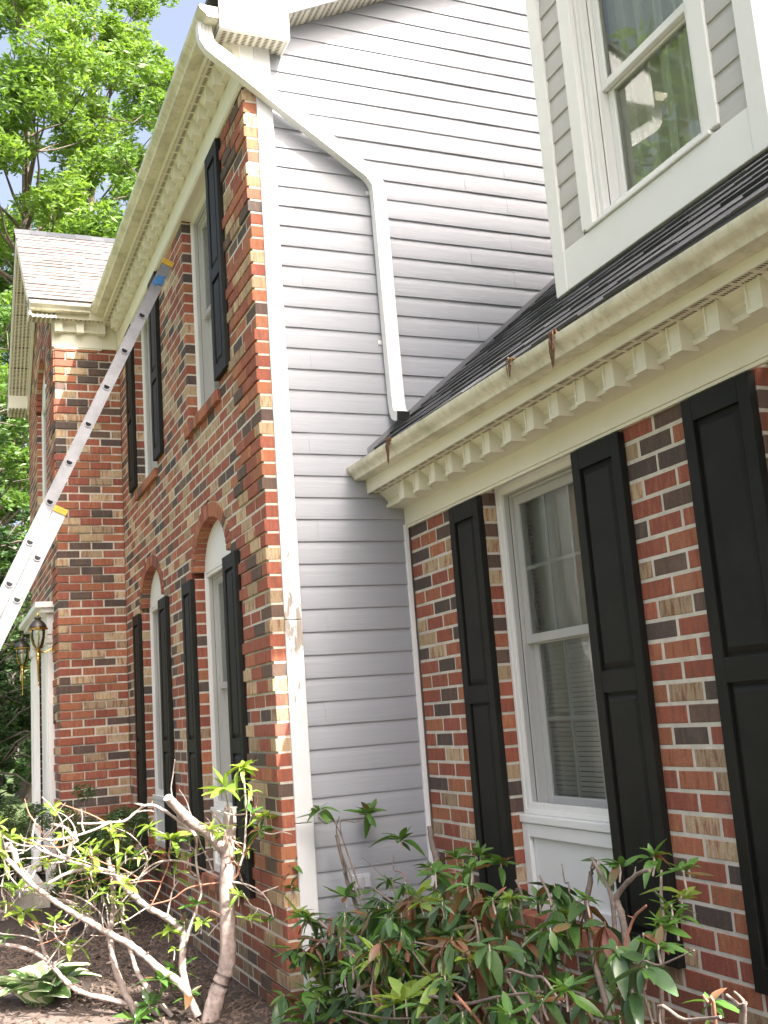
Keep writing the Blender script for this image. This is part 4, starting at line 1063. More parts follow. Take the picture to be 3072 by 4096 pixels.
lantern((-4.98, -PB-0.017, 2.355), 'brass carriage lantern on the near side of the white door surround')
lantern((-7.16, -PB-0.002, 2.355), 'brass carriage lantern on the far side of the white door surround')

# ------------------------------------------------------------------ extension ladder leaning on the front wall
lad_top = Vector((-1.80, -0.092, 4.86))
dirv = Vector((0, 0.4283, 0.9036)); perp = Vector((0, 0.9036, -0.4283))       # perp points to the house side, under the ladder
rung_dir = Vector((-1.0, 0.0, 0.0))
base_len = (lad_top.z-GZ)/dirv.z
foot = lad_top-dirv*base_len
ladder = empty('extension_ladder', foot, 'aluminium extension ladder with yellow rail caps leaning on the brick front wall', 'ladder')
def L_(p): return tuple(Vector(p)-foot)
def rail(name, top, length, side, depth, thick, mat='alu'):
    """C-section rail: web facing out, flanges inwards. side=+1 near rail, -1 far rail"""
    mb = MB(); o_ = -rung_dir if side > 0 else rung_dir
    def bx(p0, p1, q0, q1):    # p across depth (perp), q along o_
        i0 = len(mb.v)
        for s_ in (0, -length):
            for p, q in ((p0, q0), (p1, q0), (p1, q1), (p0, q1)): mb.v.append(L_(top+dirv*s_+perp*p+o_*q))
        for k in range(4): l = (k+1) % 4; mb.f.append((i0+k, i0+l, i0+4+l, i0+4+k)); mb.m.append(0)
        mb.f.append((i0+3, i0+2, i0+1, i0)); mb.f.append((i0+4, i0+5, i0+6, i0+7)); mb.m += [0, 0]
    h = depth/2
    bx(-h, h, -0.004, 0.0); bx(-h, -h+0.006, -thick, 0.003); bx(h-0.006, h, -thick, 0.003)
    o = mb.build(name, M[mat], ladder); fix_normals(o); return o
SPW = 0.385
fly_len = 3.75
rail('fly_rail', lad_top, fly_len, 1, 0.080, 0.028); rail('fly_rail', lad_top+rung_dir*SPW, fly_len, -1, 0.080, 0.028)
btop = lad_top-dirv*1.99+perp*0.086
blen = base_len-1.99+0.02
rail('base_rail', btop-rung_dir*0.012, blen, 1, 0.086, 0.030); rail('base_rail', btop+rung_dir*(SPW+0.012), blen, -1, 0.086, 0.030)
def rung(center, w0, w1):
    mb = MB(); n = 14; prof = []
    for k in range(n):
        t = 2*math.pi*k/n; x = 0.0215*math.cos(t); y = 0.0205*math.sin(t)
        if y > 0.008: y = 0.008
        prof.append((x, y))
    secs = [(w0, 1.25), (w0+0.004, 1.25), (w0+0.004, 1.0), (w1-0.004, 1.0), (w1-0.004, 1.25), (w1, 1.25)]
    for q, s_ in secs: mb.v += [L_(center+rung_dir*q+perp*(a*s_)+dirv*(b_*s_)) for a, b_ in prof]
    for k in range(len(secs)-1):
        for j in range(n): l = (j+1) % n; mb.f.append((k*n+j, k*n+l, (k+1)*n+l, (k+1)*n+j)); mb.m.append(0)
    i0 = len(mb.v)
    for q in (w0-0.0004, w1+0.0004):  # flat end faces, blackened to stand for the shade inside the tube
        mb.v += [L_(center+rung_dir*q+perp*(a*0.92)+dirv*(b_*0.92)) for a, b_ in prof]
    mb.f.append(tuple(range(i0, i0+n))); mb.m.append(1); mb.f.append(tuple(range(i0+n, i0+2*n))); mb.m.append(1)
    i1 = 0
    mb.f.append(tuple(range(n))); mb.m.append(0); mb.f.append(tuple(range((len(secs)-1)*n, len(secs)*n))); mb.m.append(0)
    o = mb.build('rung', [M['alu'], M['black']], ladder); return o
s_ = 0.475
while s_ < fly_len-0.05:
    rung(lad_top-dirv*s_, -0.007, SPW+0.007); s_ += 0.3
s_ = 0.36
while s_ < blen-0.1:
    rung(btop-dirv*s_, -0.019, SPW+0.019); s_ += 0.3
def cap(center, depth, w0, nm='rail_cap'):
    mb = MB(); h = depth/2+0.003
    i0 = 0
    for s2 in (-0.035, 0.008):
        for p, q in ((-h, w0), (h, w0), (h, w0+0.036), (-h, w0+0.036)): mb.v.append(L_(center+dirv*s2+perp*p+rung_dir*q))
    for k in range(4): l = (k+1) % 4; mb.f.append((k, l, 4+l, 4+k)); mb.m.append(0)
    mb.f.append((3, 2, 1, 0)); mb.f.append((4, 5, 6, 7)); mb.m += [0, 0]
    o = mb.build(nm, M['yellow'], ladder); fix_normals(o); bevel(o, 0.004)
cap(lad_top, 0.080, -0.006); cap(lad_top+rung_dir*(SPW-0.030), 0.080, 0.0); cap(btop, 0.086, -0.018); cap(btop+rung_dir*(SPW-0.02), 0.086, 0.0)
tp = MB(); c0 = lad_top-dirv*0.17-rung_dir*0.0048
pts = [(-0.036, -0.035), (-0.012, -0.060), (0.004, -0.030), (0.030, -0.036), (0.034, 0.005), (0.022, 0.020), (0.034, 0.056), (0.004, 0.035), (-0.022, 0.040), (-0.030, 0.006)]
for q in (0.0, 0.0012): tp.v += [L_(c0-rung_dir*q+perp*a+dirv*b_) for a, b_ in pts]
n = len(pts); tp.f.append(tuple(reversed(range(n)))); tp.f.append(tuple(range(n, 2*n))); tp.m += [0, 0]
for k in range(n): l = (k+1) % n; tp.f.append((k, l, n+l, n+k)); tp.m.append(0)
o = tp.build('tape_scrap', M['tape'], ladder); fix_normals(o)

# ------------------------------------------------------------------ leaf litter hanging out of the wing gutter
def litter(loc, n, seed, label, ln=0.10):
    r = random.Random(seed); e = MB(); lip = Vector(loc)
    for i in range(n):
        l = r.uniform(0.4, 1.0)*ln; y = r.uniform(-0.012, 0.012); x = r.uniform(-0.022, 0.022)
        p0 = Vector((x*0.6, 0.025+y, 0.012)); p1 = Vector((x, -0.008+y*0.2, 0.010)); p2 = Vector((x*0.8+r.uniform(-.006, .006), -0.012+y*0.3, -l*0.45)); p3 = Vector((x*0.3-0.01, -0.008+y*0.3, -l))
        e.tube([p0, p1, p2, p3], [0.002, 0.0035, 0.003, 0.0012], 5)
    for i in range(n//3):
        c = Vector((r.uniform(-.02, .02), r.uniform(-.01, .02), r.uniform(-.02, .018))); e.tube([c, c+Vector((r.uniform(-.02, .02), r.uniform(-.01, .01), r.uniform(-.012, .012)))], [0.006, 0.004], 5)
    o = e.build('gutter_debris', M['straw'], None, loc=lip); tag(o, label, 'debris', 'wet leaf clumps hanging over the wing gutter'); return o
GF = D-0.243-0.117
litter((0.60, GF, 2.895), 16, 1, 'tangled brown leaf clump hanging at the downspout end of the wing gutter', 0.125)
litter((2.19, GF, 2.876), 12, 2, 'brown leaf strands hanging over the middle of the wing gutter', 0.13)
litter((1.87, GF, 2.88), 6, 3, 'thin brown pine needle strand stuck on the gutter face', 0.075)

# ------------------------------------------------------------------ plants
LEFT_BRANCHES=[[[-0.28,-0.36,0.053,0.054],[-0.267,-0.305,0.223,0.0517],[-0.253,-0.254,0.353,0.0493],[-0.24,-0.245,0.543,0.047],[-0.227,-0.244,0.736,0.0447],[-0.213,-0.231,0.93,0.0423],[-0.2,-0.212,1.124,0.04]],[[-0.22,-0.246,0.911,0.036],[-0.19,-0.351,1.017,0.0335],[-0.16,-0.426,1.07,0.031],[-0.13,-0.509,1.157,0.0285],[-0.1,-0.557,1.208,0.026]],[[-0.62,-0.637,0.058,0.022],[-0.631,-0.659,0.107,0.021],[-0.643,-0.742,0.3,0.02],[-0.654,-0.768,0.428,0.019],[-0.666,-0.774,0.515,0.018],[-0.677,-0.75,0.619,0.017],[-0.689,-0.75,0.767,0.016],[-0.7,-0.771,0.889,0.015]],[[-0.3,-0.402,0.116,0.024],[-0.35,-0.466,0.26,0.023],[-0.4,-0.553,0.335,0.022],[-0.45,-0.631,0.413,0.021],[-0.5,-0.71,0.478,0.02],[-0.55,-0.761,0.507,0.019],[-0.6,-0.862,0.576,0.018],[-0.65,-0.954,0.635,0.017],[-0.7,-1.036,0.693,0.016],[-0.75,-1.139,0.778,0.015],[-0.8,-1.223,0.872,0.014],[-0.85,-1.308,0.967,0.013],[-0.9,-1.384,1.052,0.012]],[[-0.35,-0.416,0.126,0.024],[-0.367,-0.442,0.249,0.0231],[-0.383,-0.455,0.361,0.0222],[-0.4,-0.442,0.47,0.0213],[-0.417,-0.457,0.528,0.0204],[-0.433,-0.508,0.58,0.0196],[-0.45,-0.614,0.65,0.0187],[-0.467,-0.679,0.715,0.0178],[-0.483,-0.735,0.778,0.0169],[-0.5,-0.78,0.85,0.016]],[[-0.4,-0.438,0.451,0.018],[-0.38,-0.412,0.509,0.015]],[[-0.15,-0.411,1.002,0.01],[-0.171,-0.444,1.047,0.0094],[-0.193,-0.575,1.151,0.0089],[-0.214,-0.65,1.171,0.0083],[-0.236,-0.745,1.108,0.0077],[-0.257,-0.819,1.105,0.0071],[-0.279,-0.893,1.106,0.0066],[-0.3,-0.971,1.113,0.006]],[[-0.2,-0.652,1.172,0.008],[-0.2,-0.691,1.185,0.006]],[[-0.25,-0.82,1.105,0.009],[-0.267,-0.924,1.068,0.008],[-0.283,-1.072,1.045,0.007],[-0.3,-1.154,1.062,0.006]],[[-0.27,-0.999,1.057,0.009],[-0.285,-1.034,1.102,0.008],[-0.3,-1.098,1.121,0.007]],[[-0.28,-1.073,1.045,0.006],[-0.28,-1.087,1.024,0.005]],[[-0.5,-1.155,1.139,0.006],[-0.517,-1.169,1.047,0.0067],[-0.533,-1.145,0.995,0.0073],[-0.55,-1.057,0.945,0.008],[-0.567,-0.939,0.891,0.0087],[-0.583,-0.799,0.834,0.0093],[-0.6,-0.737,0.79,0.01]],[[-0.45,-1.005,0.924,0.014],[-0.435,-0.991,0.996,0.0135],[-0.42,-0.97,1.062,0.013]],[[-0.7,-1.074,0.796,0.01],[-0.675,-0.982,0.836,0.011],[-0.65,-0.88,0.847,0.012],[-0.625,-0.773,0.817,0.013],[-0.6,-0.697,0.76,0.014]],[[-0.55,-0.724,0.779,0.005],[-0.514,-0.649,0.784,0.0053],[-0.479,-0.593,0.84,0.0056],[-0.443,-0.537,0.866,0.0059],[-0.407,-0.462,0.866,0.0061],[-0.371,-0.388,0.841,0.0064],[-0.336,-0.316,0.801,0.0067],[-0.3,-0.253,0.763,0.007]],[[-0.25,-0.256,0.75,0.006],[-0.28,-0.331,0.746,0.0056],[-0.31,-0.426,0.735,0.0052],[-0.34,-0.502,0.688,0.0048],[-0.37,-0.597,0.668,0.0044],[-0.4,-0.622,0.656,0.004]],[[-1.0,-1.302,0.479,0.012],[-0.944,-1.187,0.451,0.0129],[-0.889,-1.092,0.397,0.0138],[-0.833,-1.028,0.329,0.0147],[-0.778,-0.956,0.25,0.0156],[-0.722,-0.873,0.209,0.0164],[-0.667,-0.742,0.17,0.0173],[-0.611,-0.601,0.121,0.0182],[-0.556,-0.512,0.06,0.0191],[-0.5,-0.443,0.014,0.02]],[[-0.95,-1.037,0.329,0.012],[-0.95,-1.081,0.415,0.0105],[-0.95,-1.096,0.478,0.009],[-0.95,-1.115,0.53,0.0075],[-0.95,-1.135,0.583,0.006]],[[-0.75,-0.727,0.677,0.01],[-0.7,-0.706,0.58,0.0112],[-0.65,-0.686,0.466,0.0124],[-0.6,-0.648,0.313,0.0136],[-0.55,-0.589,0.208,0.0148],[-0.5,-0.491,0.088,0.016]],[[-0.3,-0.369,1.007,0.007],[-0.32,-0.377,0.888,0.0075],[-0.34,-0.365,0.787,0.008],[-0.36,-0.351,0.686,0.0085],[-0.38,-0.42,0.509,0.009]],[[-0.22,-0.254,0.738,0.008],[-0.19,-0.198,0.783,0.0073],[-0.16,-0.182,0.851,0.0065],[-0.13,-0.112,0.962,0.0057],[-0.1,-0.092,1.001,0.005]],[[-0.2,-0.237,0.758,0.006],[-0.167,-0.124,0.719,0.0053],[-0.133,-0.055,0.647,0.0047],[-0.1,-0.039,0.554,0.004]],[[-0.1,-0.165,1.311,0.006],[-0.117,-0.154,1.123,0.0063],[-0.133,-0.166,0.929,0.0067],[-0.15,-0.19,0.834,0.007]],[[-0.2,-0.213,1.056,0.006],[-0.16,-0.236,1.129,0.0055],[-0.12,-0.257,1.215,0.005]],[[-0.8,-0.771,0.495,0.009],[-0.85,-0.89,0.615,0.008],[-0.9,-0.976,0.67,0.007],[-0.95,-1.103,0.711,0.006],[-1.0,-1.241,0.773,0.005]],[[-0.85,-1.21,0.856,0.02],[-0.85,-1.249,0.981,0.0185],[-0.85,-1.288,0.995,0.017]],[[-0.85,-1.161,0.79,0.008],[-0.833,-1.111,0.876,0.007],[-0.817,-1.052,0.881,0.006],[-0.8,-0.983,0.884,0.005]],[[-0.62,-0.759,0.776,0.007],[-0.585,-0.696,0.876,0.006],[-0.55,-0.589,0.877,0.005]],[[-0.7,-0.769,0.51,0.006],[-0.7,-0.828,0.626,0.0053],[-0.7,-0.927,0.708,0.0047],[-0.7,-1.026,0.74,0.004]],[[-0.8,-1.08,0.381,0.005],[-0.783,-0.991,0.498,0.0047],[-0.767,-0.962,0.551,0.0043],[-0.75,-0.831,0.62,0.004]],[[-0.85,-1.153,0.595,0.006],[-0.833,-1.065,0.56,0.0053],[-0.817,-0.967,0.541,0.0047],[-0.8,-0.876,0.589,0.004]],[[-0.85,-1.066,0.351,0.007],[-0.833,-0.997,0.393,0.006],[-0.817,-0.908,0.432,0.005],[-0.8,-0.838,0.484,0.004]],[[-0.6,-0.72,0.664,0.004],[-0.567,-0.662,0.73,0.004],[-0.533,-0.625,0.789,0.004],[-0.5,-0.516,0.858,0.004]],[[-0.6,-0.867,0.791,0.004],[-0.6,-0.866,0.879,0.0035],[-0.6,-0.86,0.918,0.003]],[[-0.5,-0.75,0.866,0.005],[-0.5,-0.758,0.955,0.004],[-0.5,-0.762,1.005,0.003]],[[-0.4,-0.504,0.886,0.004],[-0.4,-0.497,0.934,0.0035],[-0.4,-0.491,0.973,0.003]],[[-0.9,-1.066,0.773,0.006],[-0.933,-1.165,0.761,0.0053],[-0.967,-1.243,0.676,0.0047],[-1.0,-1.301,0.639,0.004]],[[-0.1,-0.103,0.695,0.004],[-0.075,0.047,0.736,0.0035],[-0.05,0.058,0.786,0.003]]]
LEFT_ROSETTES=[[-0.1,-0.165,1.32,14,0.075,"y"],[-0.12,-0.257,1.225,9,0.13,"y"],[-0.1,-0.092,1.006,10,0.1,"g"],[-0.1,-0.063,1.061,6,0.07,"y"],[-0.38,-0.495,0.98,10,0.085,"y"],[-0.38,-0.397,0.969,7,0.075,"g"],[-0.38,-0.406,0.876,6,0.075,"y"],[-0.5,-0.761,1.01,8,0.07,"y"],[-0.5,-0.78,1.051,6,0.06,"y"],[-0.6,-0.865,0.924,8,0.085,"y"],[-0.8,-1.074,0.885,7,0.07,"y"],[-0.9,-1.207,0.765,8,0.07,"y"],[-0.95,-1.19,0.626,9,0.08,"y"],[-0.8,-0.995,0.765,8,0.07,"y"],[-0.75,-0.907,0.63,6,0.06,"y"],[-0.7,-0.726,0.613,8,0.085,"y"],[-0.65,-0.831,0.766,6,0.055,"y"],[-0.35,-0.375,0.642,9,0.1,"g"],[-0.4,-0.434,0.551,7,0.08,"g"],[-0.42,-0.513,0.516,8,0.075,"y"],[-0.85,-0.944,0.452,9,0.08,"y"],[-0.9,-1.01,0.428,5,0.06,"y"],[-1.0,-1.277,0.505,7,0.06,"g"],[-0.4,-0.564,0.294,9,0.12,"g"],[-0.45,-0.473,0.314,8,0.11,"g"],[-0.45,-0.618,0.176,9,0.11,"g"],[-0.35,-0.437,0.213,7,0.1,"g"],[-0.45,-0.679,0.111,7,0.1,"g"],[-0.15,-0.204,0.688,6,0.055,"y"],[-0.03,0.053,0.807,10,0.095,"g"],[0.0,0.033,0.718,9,0.07,"g"],[0.3,-0.037,0.641,6,0.11,"y"],[-0.1,-0.069,0.554,8,0.06,"g"],[-0.5,-0.708,0.92,5,0.07,"y"],[-0.85,-1.219,0.907,5,0.05,"y"],[-0.7,-0.805,0.713,5,0.05,"y"],[-0.4,-0.489,0.429,4,0.05,"y"],[-0.12,-0.129,1.091,5,0.1,"g"],[-0.2,-0.288,1.005,6,0.06,"y"],[-0.4,-0.477,0.794,3,0.09,"y"]]
RIGHT_BRANCHES=[[[0.14,0.288,0.699,0.014],[0.138,0.272,0.786,0.0133],[0.135,0.249,0.903,0.0127],[0.133,0.242,0.959,0.012]],[[0.512,0.62,0.659,0.024],[0.471,0.633,0.804,0.0227],[0.39,0.647,0.894,0.0213],[0.354,0.66,0.969,0.02]],[[0.133,0.25,0.918,0.005],[0.133,0.261,1.047,0.003]],[[0.135,0.254,0.982,0.004],[0.138,0.184,1.019,0.0035],[0.14,0.146,1.059,0.003]],[[0.135,0.262,0.982,0.004],[0.134,0.345,1.009,0.0035],[0.133,0.395,1.026,0.003]],[[2.276,0.35,0.615,0.014],[2.206,0.367,0.83,0.0133],[2.22,0.383,0.943,0.0127],[2.235,0.4,1.013,0.012]],[[2.464,0.3,0.702,0.012],[2.441,0.317,0.913,0.011],[2.373,0.333,0.984,0.01],[2.296,0.35,1.029,0.009]],[[2.678,0.2,0.757,0.016],[2.665,0.2,0.915,0.0145],[2.646,0.2,0.97,0.013],[2.747,0.2,1.039,0.0115],[2.821,0.2,1.062,0.01]],[[2.813,0.2,0.743,0.012],[2.834,0.217,0.898,0.0103],[2.816,0.233,0.987,0.0087],[2.807,0.25,1.055,0.007]],[[2.129,0.2,0.564,0.01],[2.092,0.225,0.692,0.009],[2.084,0.25,0.772,0.008],[2.138,0.275,0.871,0.007],[2.034,0.3,0.952,0.006]],[[2.802,0.1,0.81,0.008],[2.855,0.1,0.94,0.007],[2.917,0.1,0.986,0.006],[2.932,0.1,0.995,0.005]],[[1.459,0.2,0.426,0.012],[1.234,0.267,0.538,0.0107],[1.151,0.333,0.69,0.0093],[1.08,0.4,0.816,0.008]],[[1.916,0.1,0.537,0.01],[1.922,0.1,0.681,0.0087],[1.92,0.1,0.788,0.0073],[1.905,0.1,0.824,0.006]],[[1.023,0.0,0.369,0.012],[0.975,0.0,0.475,0.011],[0.851,-0.0,0.572,0.01],[0.508,0.0,0.627,0.009]],[[0.788,0.3,0.682,0.01],[0.653,0.3,0.697,0.009],[0.439,0.3,0.731,0.008]],[[0.848,0.0,0.56,0.008],[0.544,0.025,0.539,0.0065],[0.232,-0.017,0.523,0.005]],[[0.66,0.0,0.567,0.006],[0.302,0.0,0.444,0.0045],[0.245,-0.073,0.405,0.003]],[[1.436,-0.1,0.47,0.007],[1.41,-0.1,0.57,0.006],[1.454,-0.1,0.641,0.005]],[[0.888,0.1,0.456,0.005],[0.628,0.1,0.415,0.004],[0.22,0.009,0.389,0.003]],[[1.924,-0.1,0.589,0.009],[2.128,-0.067,0.616,0.0077],[2.315,-0.033,0.67,0.0063],[2.514,0.0,0.717,0.005]],[[2.197,-0.1,0.631,0.007],[1.962,-0.05,0.617,0.0055],[1.484,0.0,0.537,0.004]],[[2.299,0.0,0.709,0.007],[2.469,0.0,0.749,0.0063],[2.538,0.0,0.753,0.0057],[2.61,0.0,0.704,0.005]],[[3.017,0.0,0.849,0.006],[3.11,0.0,0.893,0.0045],[3.245,0.0,0.949,0.003]],[[1.941,0.0,0.567,0.006],[1.999,0.0,0.635,0.005],[1.811,0.0,0.619,0.004],[1.548,0.0,0.585,0.003]],[[1.565,0.0,0.676,0.005],[1.759,0.033,0.713,0.0043],[1.886,0.067,0.743,0.0037],[1.916,0.1,0.768,0.003]],[[0.195,0.151,0.12,0.01],[0.195,0.069,0.254,0.008],[0.195,0.027,0.301,0.006]],[[1.191,-0.15,0.406,0.006],[1.598,-0.125,0.468,0.005],[1.962,-0.1,0.546,0.004]],[[3.361,-0.2,0.859,0.008],[3.454,-0.2,0.876,0.007],[3.571,-0.2,0.907,0.006]],[[3.506,-0.1,0.862,0.01],[3.504,-0.1,0.896,0.008],[3.47,-0.1,0.912,0.006]],[[3.511,-0.1,0.863,0.01],[3.523,-0.1,0.906,0.0075],[3.495,-0.1,0.923,0.005]],[[3.488,-0.15,0.884,0.007],[3.473,-0.15,0.904,0.0055],[3.457,-0.15,0.918,0.004]],[[1.287,0.3,0.747,0.005],[1.015,0.275,0.727,0.004],[0.84,0.25,0.696,0.003]],[[1.967,0.45,0.856,0.005],[1.905,0.475,0.897,0.004],[1.855,0.5,0.951,0.003]],[[1.696,0.4,0.756,0.008],[1.712,0.4,0.843,0.007],[1.676,0.4,0.887,0.006]],[[0.578,0.35,0.741,0.004],[0.354,0.383,0.767,0.0033],[0.141,0.393,0.816,0.0027],[0.133,0.365,0.832,0.002]],[[0.607,0.4,0.765,0.003],[0.349,0.45,0.786,0.0025],[0.241,0.5,0.841,0.002]]]
RIGHT_ROSETTES=[[0.14,0.147,1.08,10,0.094,"g"],[0.13,0.422,1.045,12,0.11,"g"],[0.351,0.5,0.921,10,0.105,"g"],[0.17,0.259,0.664,10,0.11,"g"],[0.404,0.4,0.742,8,0.088,"g"],[0.85,0.35,0.74,8,0.088,"y"],[0.665,0.5,0.818,9,0.094,"g"],[0.858,0.55,0.877,9,0.11,"g"],[1.098,0.55,0.911,10,0.106,"g"],[1.378,0.5,0.906,9,0.1,"g"],[1.294,0.4,0.84,8,0.131,"r"],[2.017,0.3,0.867,9,0.078,"g"],[1.958,0.4,0.902,6,0.106,"d"],[2.261,0.4,1.011,5,0.082,"d"],[2.454,0.35,1.021,9,0.074,"g"],[2.708,0.3,1.072,9,0.073,"g"],[2.906,0.25,1.061,8,0.069,"g"],[2.903,0.2,0.975,8,0.058,"g"],[2.917,0.15,0.934,10,0.068,"g"],[2.924,0.0,0.901,12,0.093,"d"],[3.035,0.05,0.915,9,0.071,"g"],[3.047,0.0,0.875,8,0.083,"d"],[1.356,-0.05,0.617,11,0.097,"y"],[1.031,0.0,0.589,9,0.093,"g"],[0.392,0.1,0.419,9,0.11,"d"],[1.014,0.2,0.653,8,0.126,"d"],[1.299,0.2,0.728,9,0.129,"d"],[1.472,0.25,0.756,8,0.125,"d"],[1.632,0.3,0.803,8,0.122,"r"],[2.133,0.1,0.791,8,0.115,"r"],[2.051,0.05,0.739,8,0.109,"r"],[2.036,0.0,0.716,7,0.1,"y"],[1.61,0.1,0.669,7,0.111,"r"],[1.388,0.1,0.633,8,0.107,"d"],[1.714,0.15,0.709,6,0.109,"r"],[2.046,0.2,0.745,7,0.111,"r"],[2.067,0.25,0.788,6,0.102,"d"],[2.181,0.3,0.817,8,0.1,"d"],[2.24,0.35,0.874,7,0.099,"r"],[2.569,0.2,0.885,6,0.097,"r"],[2.819,-0.1,0.792,12,0.081,"g"],[2.688,-0.1,0.743,8,0.07,"g"],[1.602,-0.1,0.515,8,0.092,"y"],[1.716,-0.1,0.547,6,0.117,"y"],[1.918,-0.05,0.627,5,0.086,"y"],[0.354,0.1,0.215,9,0.121,"g"],[0.207,0.076,0.202,7,0.11,"g"],[1.03,-0.0,0.405,8,0.105,"d"],[2.013,-0.1,0.571,6,0.1,"d"],[2.49,-0.1,0.663,8,0.082,"g"],[2.971,0.0,0.805,8,0.079,"d"],[0.632,0.2,0.624,7,0.11,"d"],[0.561,0.15,0.556,8,0.11,"g"],[1.145,0.1,0.605,7,0.112,"d"],[0.571,0.3,0.641,7,0.11,"d"],[3.417,-0.1,0.884,7,0.056,"g"],[2.227,0.0,0.634,6,0.096,"d"],[2.904,0.1,0.917,7,0.081,"d"],[2.241,0.1,0.745,6,0.097,"d"],[1.509,0.2,0.692,6,0.115,"d"],[2.916,0.2,0.942,6,0.069,"g"],[1.744,0.2,0.758,6,0.109,"r"],[2.046,0.35,0.83,6,0.104,"d"]]
def lens_leaf(l, w, curl, fold, mat, name='leaf', nseg=6):
    """leaf along +x from its stalk at the origin, upper face +z"""
    mb = MB(); L = []
    for i in range(nseg+1):
        t = i/nseg; ww = w*math.sin(math.pi*min(1, t*0.96+0.02))**0.75*(1.0-0.25*t)+0.0006
        x = l*(0.06+0.94*t); z = -curl*l*t*t
        L.append(((x, -ww, z+fold*ww), (x, 0, z), (x, ww, z+fold*ww)))
    mb.v = [p for row in L for p in row]
    for i in range(nseg):
        a = i*3
        mb.f += [(a, a+3, a+4, a+1), (a+1, a+4, a+5, a+2)]; mb.m += [0, 0]
    # stalk
    i0 = len(mb.v); s = 0.0014
    mb.v += [(0, -s, 0), (0, s, 0), (l*0.08, s, 0), (l*0.08, -s, 0)]; mb.f.append((i0, i0+1, i0+2, i0+3)); mb.m.append(0)
    return mb.mesh(name, M[mat], smooth=True)
LEAVES = {}
for k_, mt_ in (('g', 'leaf_g'), ('y', 'leaf_y'), ('d', 'leaf_d'), ('r', 'leaf_r')):
    LEAVES[k_] = [lens_leaf(1.0, w, c, f, mt_) for w, c, f in ((0.19, 0.10, 0.2), (0.21, 0.28, 0.3), (0.17, -0.05, 0.35), (0.20, 0.45, 0.4), (0.23, 0.2, 0.12), (0.18, 0.7, 0.5), (0.15, 0.05, 0.6))]
LEAVES['c'] = [lens_leaf(1.0, w, c, f, 'leaf_r') for w, c, f in ((0.10, 0.25, 1.6), (0.08, 0.5, 2.2), (0.12, 0.1, 1.2))]
def leaf_matrix(p, az, el, l, roll):
    d = Vector((math.cos(az)*math.cos(el), math.sin(az)*math.cos(el), math.sin(el)))
    up = Vector((0, 0, 1)); y = up.cross(d)
    if y.length < 1e-3: y = Vector((0, 1, 0))
    y.normalize(); z = d.cross(y)
    m = Matrix(((d.x, y.x, z.x, p.x), (d.y, y.y, z.y, p.y), (d.z, y.z, z.z, p.z), (0, 0, 0, 1)))
    return m @ Matrix.Rotation(roll, 4, 'X') @ Matrix.Scale(l, 4)
def smooth_path(pts, sub=4):
    """Catmull-Rom through (x,y,z,r) points"""
    if len(pts) < 3: return pts
    out = []; P = [pts[0]]+list(pts)+[pts[-1]]
    for i in range(1, len(P)-2):
        for k in range(sub):
            t = k/sub; a, b, c, d = P[i-1], P[i], P[i+1], P[i+2]
            out.append([0.5*((2*b[j])+(-a[j]+c[j])*t+(2*a[j]-5*b[j]+4*c[j]-d[j])*t*t+(-a[j]+3*b[j]-3*c[j]+d[j])*t**3) for j in range(4)])
    out.append(list(pts[-1])); return out
